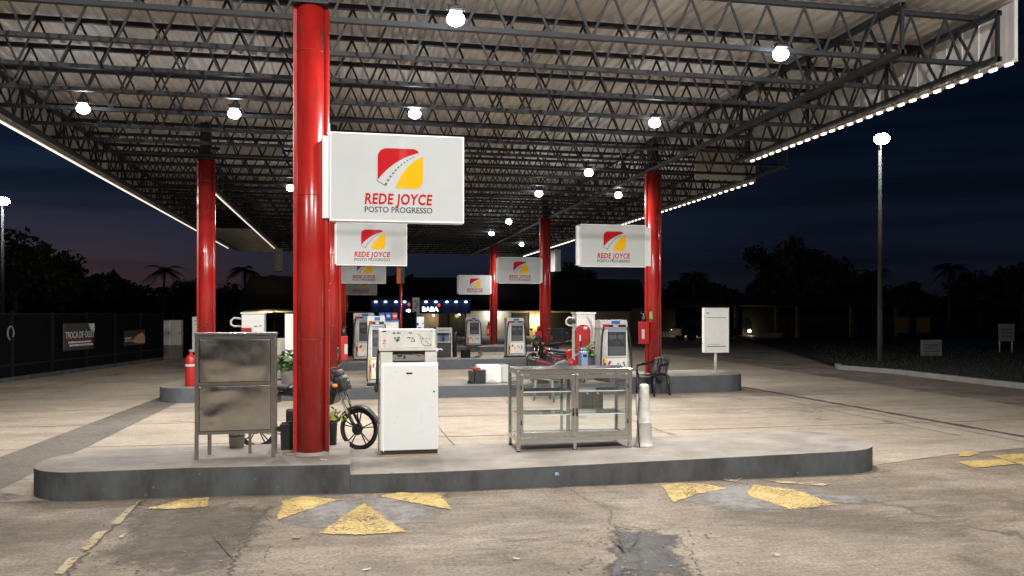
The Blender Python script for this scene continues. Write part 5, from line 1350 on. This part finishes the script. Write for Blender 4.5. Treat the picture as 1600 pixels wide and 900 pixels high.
def house():
    Y = 58.0
    def X(px): return XY(px, Y)
    t = thing('far_house', 'dim house with low roof between right columns and white board', 'house', (0, Y, 0)); zr = ZH(482, X(1060), Y)
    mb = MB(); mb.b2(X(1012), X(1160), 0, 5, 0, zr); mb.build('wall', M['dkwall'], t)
    mb = MB(); mb.prism([(X(1000), zr + .002), (X(1175), zr + .002), (X(1090), ZH(466, X(1060), Y))], -.8, 5.5, 0, Matrix(((1, 0, 0, 0), (0, 0, 1, 0), (0, 1, 0, 0), (0, 0, 0, 1)))); mb.build('roof', M['tile'], t)
    mb = MB(); mb.b2(X(1034), X(1090), -.03, -.002, ZH(536, X(1060), Y), ZH(521, X(1060), Y)); mb.build('yellow_wall_panel', M['wall'], t)
    mb = MB(); mb.b2(X(1030), X(1100), -.06, -.003, ZH(520.5, X(1060), Y), ZH(518, X(1060), Y)); mb.build('ledge', M['paleblue'], t)
    for px, py, lab in ((1074, 520, 'small white lamp on the dim house right of the right front column'), (1166, 517, 'small warm lamp just right of the white board')):
        a = thing('porch_lamp', lab, 'lamp', (X(px), Y - .5, ZH(py, X(px), Y)), 0, 'porch lamps'); mb = MB(); mb.ball((0, 0, 0), .12); mb.build('bulb', M['warm'], a); mb = MB(); mb.b2(-.06, .06, 0, .47, .05, .12); mb.build('bracket', M['dkmetal'], a)
        ld = bpy.data.lights.new('porch_light', 'POINT'); ld.energy = 18; ld.color = (1, .75, .4); lo = bpy.data.objects.new('porch_light', ld); COL.objects.link(lo); lo.parent = a; lo.location = (0, -.2, -.1)
house()
# parked car, dim
def car():
    Y = 50.0; X = XY(1098, Y)
    t = thing('parked_car', 'dark car parked by the dim house left of the white board', 'car', (X, Y, 0), R(6))
    prof = [(-2.0, .35), (-2.0, .75), (-1.75, .9), (-1.2, .95), (-.7, 1.42), (.55, 1.45), (1.15, .98), (1.85, .85), (2.05, .6), (2.05, .35)]
    mb = MB(); mb.prism(prof, -.82, .82, 0, Matrix(((1, 0, 0, 0), (0, 0, 1, 0), (0, 1, 0, 0), (0, 0, 0, 1)))); bmesh.ops.bevel(mb.bm, geom=list(mb.bm.edges), offset=.05, segments=2, affect='EDGES'); mb.build('body', M['dkmetal'], t)
    mb = MB(); mb.prism([(-1.05, .98), (-.66, 1.36), (.5, 1.38), (.98, .99)], -.83, .83, 0, Matrix(((1, 0, 0, 0), (0, 0, 1, 0), (0, 1, 0, 0), (0, 0, 0, 1)))); mb.build('window', M['dkglass'], t)
    for x in (-1.25, 1.3):
        for y in (-.74, .74): mb = MB(); mb.tube([(x, y - .1, .31), (x, y + .1, .31)], .31, 20); w_ = mb.build('wheel', M['rubber'], t); mb = MB(); mb.tube([(x, y - .112, .31), (x, y + .112, .31)], .19, 16); mb.build('rim', M['chrome'], w_)
    for y in (-.55, .55): mb = MB(); mb.ball((-2.0, y, .68), .1, (.4, 1.4, .7)); mb.build('headlight', M['chrome'], t)
car()
# ================================================================== FENCE (left)
A0 = Vector(G(-60, 607)); A1 = Vector(G(252, 563)); fh = 1.79
dv = (A1 - A0); L = dv.length; ang = math.atan2(dv.y, dv.x)
t = thing('mesh_fence', 'long black shade mesh fence along the left side of the yard', 'fence', (*A0, 0), ang)
mb = MB(); mb.b2(0, L, -.01, .01, .42, fh - .03)
mb.build('mesh_panel', M['fence'], t)
mb = MB(); mb.b2(0, L, -.09, .09, 0, .12); mb.build('base_kerb', M['kerb'], t)
mb = MB(); mb.b2(0, L, -.02, .005, .121, .419); mb.build('lower_panel', M['fence'], t)
mb = MB()
for z in (.42, 1.74): mb.b2(0, L, -.035, -.011, z - .02, z + .02)
mb.build('rail', M['post'], t)
n = 6
for i in range(n + 1): mb = MB(); mb.box((L * i / n, -.045, fh / 2), (.07, .06, fh + .04)); mb.build('post', M['post'], t)
# side fence behind it, running across
t2 = thing('rear_fence', 'dark fence running across behind the far left red column', 'fence', (A1.x + .15, A1.y + 1.5, 0), R(2))
mb = MB(); mb.b2(0, 9.5, 0, .03, 0, 1.8); mb.build('mesh_panel', M['fence'], t2)
for i in range(6): mb = MB(); mb.box((i * 1.9, -.04, .92), (.07, .06, 1.85)); mb.build('post', M['post'], t2)
def on_fence(px): # local x along the fence for image column px
    t_ = (px - 800) / F; dx, dy = (t_ * CT + ST), (CT - t_ * ST)
    # A0 + s*u = k*(dx,dy)
    u = dv.normalized(); det = u.x * (-dy) - u.y * (-dx); s = (-A0.x * (-dy) + A0.y * (-dx)) / det
    return s
sa, sb = on_fence(93), on_fence(142); p = A0 + dv.normalized() * ((sa + sb) / 2); w = sb - sa
dd = D(p.x, p.y); za, zb = CH + (490 - 505) / F * dd, CH + (490 - 547) / F * dd; h = za - zb
nrm = Vector((dv.y, -dv.x)).normalized()
t = thing('banner', 'dark banner with white oil change lettering hung on the black fence', 'banner', (p.x + nrm.x * .1, p.y + nrm.y * .1, zb), ang)
M['banner'] = mat('banner_vinyl', (0.05, 0.045, 0.045), 0.35, var=.3, vs=4)
mb = MB(); mb.grid(lambda u, v: (-w / 2 + w * u, -.015 * math.sin(u * 7) * math.sin(v * 5), h * v), 16, 10); mb.build('sheet', M['banner'], t, solid=.004)
text_mesh('TROCA DE ÓLEO', .27, 'title_lettering', M['signw'], t, (0, -.025, h * .56), width=w * .92, bold=.004)
mb = MB(); mb.b2(-w * .44, w * .40, -.026, -.018, h * .385, h * .42); mb.build('red_line', M['redbox'], t)
mb = MB(); mb.prism([(w * .28, h * .98), (w * .49, h * .98), (w * .49, h * .66), (w * .36, h * .74)], .018, .024, 0, Matrix(((1, 0, 0, 0), (0, 0, -1, 0), (0, 1, 0, 0), (0, 0, 0, 1)))); mb.build('corner_print', M['cream'], t)
text_mesh('FILTROS E LUBRIFICANTES', .10, 'small_lettering', M['bucket'], t, (-.02, -.025, h * .30), width=w * .72) if False else None
mb = MB(); random.seed(8)
for row, (xa, xb, zz) in enumerate(((-.36, .34, .305), (-.32, .42, .195))):
    x_ = xa * w
    while x_ < xb * w:
        l_ = random.uniform(.04, .09); mb.b2(x_, x_ + l_, -.026, -.019, h * zz - .028, h * zz + .028); x_ += l_ + random.uniform(.012, .03)
mb.build('illegible_lines', M['bucket'], t)
# small lit opening in the fence, its light painted as tan shapes on a sheet
sa, sb = on_fence(189), on_fence(222); p = A0 + dv.normalized() * ((sa + sb) / 2); w = sb - sa; dd = D(p.x, p.y); za, zb = CH + (490 - 516) / F * dd, CH + (490 - 539) / F * dd; h = za - zb
t = thing('lit_opening', 'torn lit opening in the fence right of the banner, painted tan and black', 'poster', (p.x + nrm.x * .09, p.y + nrm.y * .09, zb), ang)
M['tan'] = mat('painted_lit_tan', (.45, .27, .12), .6, var=.4, vs=8)  # tan stands in for the light seen through the opening
mb = MB(); mb.b2(-w / 2, w / 2, -.01, 0, 0, h); mb.build('sheet', M['banner'], t)
mb = MB(); mb.prism([(-.05 * w, .15 * h), (.5 * w, .05 * h), (.5 * w, .5 * h), (.38 * w, .85 * h), (.1 * w, .62 * h), (-.05 * w, .45 * h)], .011, .014, 0, Matrix(((1, 0, 0, 0), (0, 0, -1, 0), (0, 1, 0, 0), (0, 0, 0, 1)))); mb.box((-.3 * w, -.013, .48 * h), (.3 * w, .004, .14 * h)); mb.box((-.25 * w, -.013, .30 * h), (.4 * w, .004, .08 * h)); mb.build('tan_shapes', M['tan'], t)
sa = on_fence(11); p = A0 + dv.normalized() * sa; t = thing('fence_emblem', 'small pale ring shaped mark on the fence at the far left edge', 'mark', (p.x + nrm.x * .09, p.y + nrm.y * .09, 1.25), ang)
mb = MB(); mb.tube([(.13 * math.cos(a), 0, .17 * math.sin(a)) for a in [R(-40 + 300 * k / 20) for k in range(21)]], .022, 6); mb.build('ring', M['verge'], t)
# white double cabinet beside the fence
Y = 33.8; X0, X1 = XY(252, Y), XY(283, Y); t = thing('white_double_cabinet', 'white double door meter cabinet on tiled base at the end of the fence', 'cabinet', ((X0 + X1) / 2, Y, 0)); w = X1 - X0
mb = MB(); mb.b2(-w / 2, w / 2, .02, .4, .0, .52); mb.build('tiled_base', M['granite'], t); mb = MB(); mb.b2(-w / 2, w / 2, .03, .4, .522, 1.5); mb.build('body', M['cream'], t)
for x0, x1 in ((-w / 2, -.02), (.02, w / 2)): mb = MB(); mb.b2(x0, x1, 0, .028, .54, 1.48, bev=.006); d_ = mb.build('door', M['white'], t); mb = MB(); mb.box((x1 - .06, -.01, 1.0), (.02, .02, .1)); mb.build('handle', M['dkmetal'], d_)
# ================================================================== LAMP POLES
def lamp_pole(label, X, Y, z, h, arm=-.25, power=900):
    t = thing('lamp_pole', label, 'lamp post', (X, Y, z), 0, 'yard lamp posts')
    mb = MB(); mb.tube([(0, 0, 0), (0, 0, h)], [.095, .05], 14); mb.build('pole', M['polegrey'], t)
    mb = MB(); mb.tube([(0, 0, h - .3), (arm * .5, -.1, h), (arm, -.3, h + .08)], .03, 8); mb.build('arm', M['dkmetal'], t)
    mb = MB(); mb.box((arm, -.40, h + .16), (.30, .3, .08), rx=R(-28), bev=.02); hd = mb.build('lamp_head', M['dkmetal'], t)
    mb = MB(); mb.ball((arm, -.45, h + .05), .24, (1.05, 1.05, .75)); mb.build('lens', M['polelens'], hd)
    ld = bpy.data.lights.new('pole_light', 'SPOT'); ld.energy = power; ld.color = (.93, .96, 1); ld.spot_size = R(150); ld.spot_blend = .6; ld.shadow_soft_size = .15
    lo = bpy.data.objects.new('pole_light', ld); COL.objects.link(lo); lo.parent = t; lo.location = (arm, -1.0, h - .1); lo.rotation_euler = (R(25), 0, 0)
    return t
X, Y = G(1375, 570); lamp_pole('tall concrete lamp post with bright lamp on the right verge', X, Y, .09, ZH(224, X, Y) - .09, power=18)
X, Y = XY(4, 42), 42.0; lamp_pole('lamp post with lit lamp beyond the fence at the far left', X, Y, 0, ZH(318, X, Y), .2, power=45)
# yard floodlights over the forecourt behind the photographer
def yard_light(X, Y, h, label, power):
    t = thing('yard_floodlight', label, 'lamp post', (X, Y, 0), 0, 'yard floodlights before the station')
    mb = MB(); mb.tube([(0, -.35, 0), (0, -.35, h + .1)], [.09, .06], 12); mb.build('pole', M['concpost'], t)
    mb = MB(); mb.tube([(0, -.35, h + .08), (0, -.1, h + .1)], .025, 8); mb.box((0, 0, h + .09), (.28, .24, .06), bev=.01); hd = mb.build('lamp_head', M['dkmetal'], t)
    mb = MB(); mb.ball((0, 0, h), .055, (1.1, 1, .7)); mb.build('lens', M['lensdim'], hd)
    ld = bpy.data.lights.new('yard_light', 'AREA'); ld.shape = 'DISK'; ld.size = .16; ld.energy = power; ld.color = (1, .97, .93); ld.spread = R(175)
    lo = bpy.data.objects.new('yard_light', ld); COL.objects.link(lo); lo.parent = t; lo.location = (0, .05, h - .1); lo.rotation_euler = (R(38), 0, 0)
yard_light(1.28, -1.06, 7.2, 'middle yard floodlight pole behind the photographer', P_FRONT * 1.35)
yard_light(-6.5, -0.6, 6.4, 'left yard floodlight pole behind the photographer', P_FRONT * .8)
yard_light(7.0, -0.6, 6.4, 'right yard floodlight pole behind the photographer', P_FRONT * .85)
# ================================================================== SMALL SIGNS ON THE VERGE
def verge_sign(label, px0, px1, py0, py1, Y, two=False):
    xm = XY((px0 + px1) / 2, Y); w = (px1 - px0) * D(xm, Y) / F; za, zb = ZH(py0, xm, Y), ZH(py1, xm, Y)
    t = thing('verge_sign', label, 'sign', (xm, Y, .09), 0, 'small signs on the verge'); q = zb - .09; h = za - zb
    mb = MB(); mb.b2(-w / 2, w / 2, 0, .03, q, q + h); mb.build('panel', M['verge'], t)
    for x in ((-w * .4, w * .4) if two else (0,)): mb = MB(); mb.tube([(x, .05, 0), (x, .05, q + h * .5)], .025, 8); mb.build('pole', M['signw'], t)
    mb = MB(); random.seed(px0)
    for r_ in range(3):
        x_ = -w * .32
        while x_ < w * .3: l_ = random.uniform(.05, .12); mb.b2(x_, x_ + l_, -.004, -.001, q + h * (.65 - .2 * r_), q + h * (.71 - .2 * r_)); x_ += l_ + .03
    mb.build('printed_lines', M['logogrey'], t)
verge_sign('small dim sign low on the grass right of the lamp post', 1437, 1474, 531, 556, 28.0)
verge_sign('dim sign on two legs at the far right edge of the verge', 1559, 1587, 506, 533, 30.0, True)

# ================================================================== TREES
def crown_mesh(seed, n, rx, rz, leaf):
    random.seed(seed); mb = MB()
    cl = []
    for _ in range(26):
        d = Vector((random.gauss(0, 1), random.gauss(0, 1), random.gauss(0, .8))).normalized(); r = random.uniform(.35, 1)
        cl.append((Vector((d.x * rx * r, d.y * rx * r, rz + d.z * rz * r)), random.uniform(.18, .38) * rx))
    for i in range(n):
        c, r = random.choice(cl); d = Vector((random.gauss(0, 1), random.gauss(0, 1), random.gauss(0, .8)))
        p = c + d.normalized() * r * random.uniform(.3, 1.05); a = Vector((random.uniform(-1, 1), random.uniform(-1, 1), random.uniform(-1, 1))).normalized(); b = a.cross(Vector((random.uniform(-1, 1), random.uniform(-1, 1), random.uniform(-1, 1)))).normalized(); s = leaf * random.uniform(.5, 1.3)
        mb.bm.faces.new([mb.bm.verts.new(q) for q in (p - a * s, p + b * s * .5, p + a * s, p - b * s * .5)])
    return mb
def tree_proto(seed):
    t = thing('broadleaf_tree', 'x', 'tree', (0, 0, 0), 0, 'dark trees around the yard')
    crown_mesh(seed, 3600, 3.6, 2.7, .30).build('crown', M['treeleaf'], t).location = (0, 0, 2.6)
    mb = MB(); mb.tube([(0, 0, 0), (.1, 0, 1.6), (0, .1, 3.2), (.1, .1, 5.0)], [.3, .24, .2, .1], 9)
    for k in range(5): a = k * 1.3; mb.tube([(0, 0, 2.2 + k * .3), (1.0 * math.cos(a), 1.0 * math.sin(a), 3.4 + k * .3), (2.1 * math.cos(a), 2.1 * math.sin(a), 4.3 + k * .4)], [.12, .08, .03], 6)
    mb.build('trunk', M['bark'], t)
    return t
def palm_proto(seed):
    random.seed(seed)
    t = thing('palm_tree', 'x', 'palm tree', (0, 0, 0), 0, 'palm trees around the yard')
    mb = MB(); mb.tube([(0, 0, 0), (.12, 0, 2.2), (.05, .05, 4.5), (.2, .05, 7)], [.2, .16, .13, .12], 9); mb.build('trunk', M['bark'], t)
    mb = MB()
    for k in range(20):
        a = 2 * PI * k / 20 + random.uniform(-.15, .15); el = random.uniform(-.1, 1.1); Lf = random.uniform(2.0, 2.7); prev = None
        h0 = Vector((.2, .05, 7)); pts = []
        for j in range(9):
            u = j / 8; r_ = Lf * u * math.cos(el * (1 - u * .5)); zz = Lf * u * math.sin(el) * (1 - .3 * u) - 1.5 * u * u * (1.2 - .5 * el)
            pts.append(h0 + Vector((r_ * math.cos(a), r_ * math.sin(a), zz)))
        mb.tube(pts, [.035 * (1 - j / 9) + .006 for j in range(9)], 4)
        side = Vector((-math.sin(a), math.cos(a), 0))
        for j in range(1, 9):
            for sub in (0, .5):
                u = j - sub; i0 = min(7, int(u)); p = pts[i0].lerp(pts[i0 + 1], u - i0) if i0 < 8 else pts[8]; dirn = (pts[min(8, i0 + 1)] - pts[i0]).normalized(); ll = .62 * math.sin(PI * min(.95, .15 + u / 10)) 
                for s in (-1, 1):
                    tip = p + side * s * ll * .8 + dirn * ll * .5 - Vector((0, 0, ll * .45)); mb.bm.faces.new([mb.bm.verts.new(q) for q in (p - dirn * .05, p + dirn * .06, tip)])
    mb.build('crown', M['treeleaf'], t)
    return t
tp = [tree_proto(31), tree_proto(32), tree_proto(33)]; pp = [palm_proto(41), palm_proto(42)]
used = set()
def place(protos, px, pyt, Y, H, label, wide=1.0, grp=None):
    X = XY(px, Y); h = ZH(pyt, X, Y); p = random.choice(protos); s = h / H
    if id(p) not in used: used.add(id(p)); o = p; o.location = (X, Y, 0); o.rotation_euler = (0, 0, random.uniform(0, 6))
    else: o = dup(p, (X, Y, 0), random.uniform(0, 6))
    o['label'] = label; o.scale = (s * wide, s * wide, s); return o
random.seed(77)
TR = [(25, 362, 62, 'big spreading tree at the far left behind the fence', 1.1), (95, 392, 66, 'tree just right of the big left tree', 1.0), (150, 438, 80, 'low tree behind the oil change banner', 1.3), (205, 432, 84, 'low rounded tree left of the leftmost palm', 1.3),
      (300, 436, 80, 'dark tree left of the far left red column', 1.3), (430, 424, 80, 'dark tree between far left and nearest red columns', 1.4), (350, 446, 70, 'low dark tree just behind the far left red column', 1.5), (530, 440, 82, 'tree hidden behind the nearest red column', 1.4), (620, 448, 82, 'low tree behind the navy shop front', 1.4), (740, 446, 84, 'dark low tree behind the farthest right column', 1.4),
      (812, 436, 84, 'tree behind the third sign of the right row', 1.4), (895, 412, 80, 'tall dark tree right of the second right column', .9), (935, 428, 82, 'dark tree left of the right front column', 1.3), (1010, 446, 84, 'tree behind the right front column', 1.5), (1120, 448, 80, 'low tree behind the white board', 1.5),
      (1215, 376, 74, 'tallest dark tree right of the white board', .9), (1275, 380, 76, 'wide dark tree left of the lamp post', 1.0), (1330, 430, 80, 'low tree just left of the lamp post', 1.5), (1420, 436, 78, 'dark tree between the lamp post and the right palm', 1.5), (1530, 420, 70, 'dark tree above the verge signs', 1.3), (1600, 398, 62, 'dark tree at the far right edge', 1.2)]
for px, py, Y, lb, wd in TR: place(tp, px, py, Y, 8.0, lb, wd)
for px, py, Y, lb in ((255, 404, 76, 'leftmost palm, left of the far left red column'), (382, 402, 74, 'palm between the far left and the nearest red columns'), (180, 428, 80, 'small palm above the fence end'), (680, 428, 78, 'palm above the navy shop front'), (905, 410, 76, 'palm just right of the second right column'), (965, 436, 76, 'small palm left of the right front column'),
                      (1085, 414, 72, 'palm behind the white board on its pole'), (1366, 408, 72, 'palm right behind the lamp post'), (1482, 400, 70, 'large palm right of the lamp post'), (725, 425, 80, 'palm above the small far sign')):
    place(pp, px, py, Y, 8.4, lb)
# far wood closing the horizon
random.seed(5); mb = MB()
for i in range(9000):
    px = random.uniform(-120, 1720); Y = random.uniform(88, 110); X = XY(px, Y); top = 4.0 + 1.2 * math.sin(px * .013) + .8 * math.sin(px * .041 + 1); z = random.uniform(0, top); a = Vector((random.uniform(-1, 1), random.uniform(-1, 1), random.uniform(-1, 1))).normalized(); b = a.cross(Vector((0.3, 1, .2))).normalized(); s = random.uniform(.5, 1.1)
    c = Vector((X, Y, z)); mb.bm.faces.new([mb.bm.verts.new(q) for q in (c - a * s, c + b * s * .6, c + a * s, c - b * s * .6)])
tag(mb.build('far_wood', M['treeleaf']), 'far dark mass of trees along the horizon', 'wood', kind='stuff')
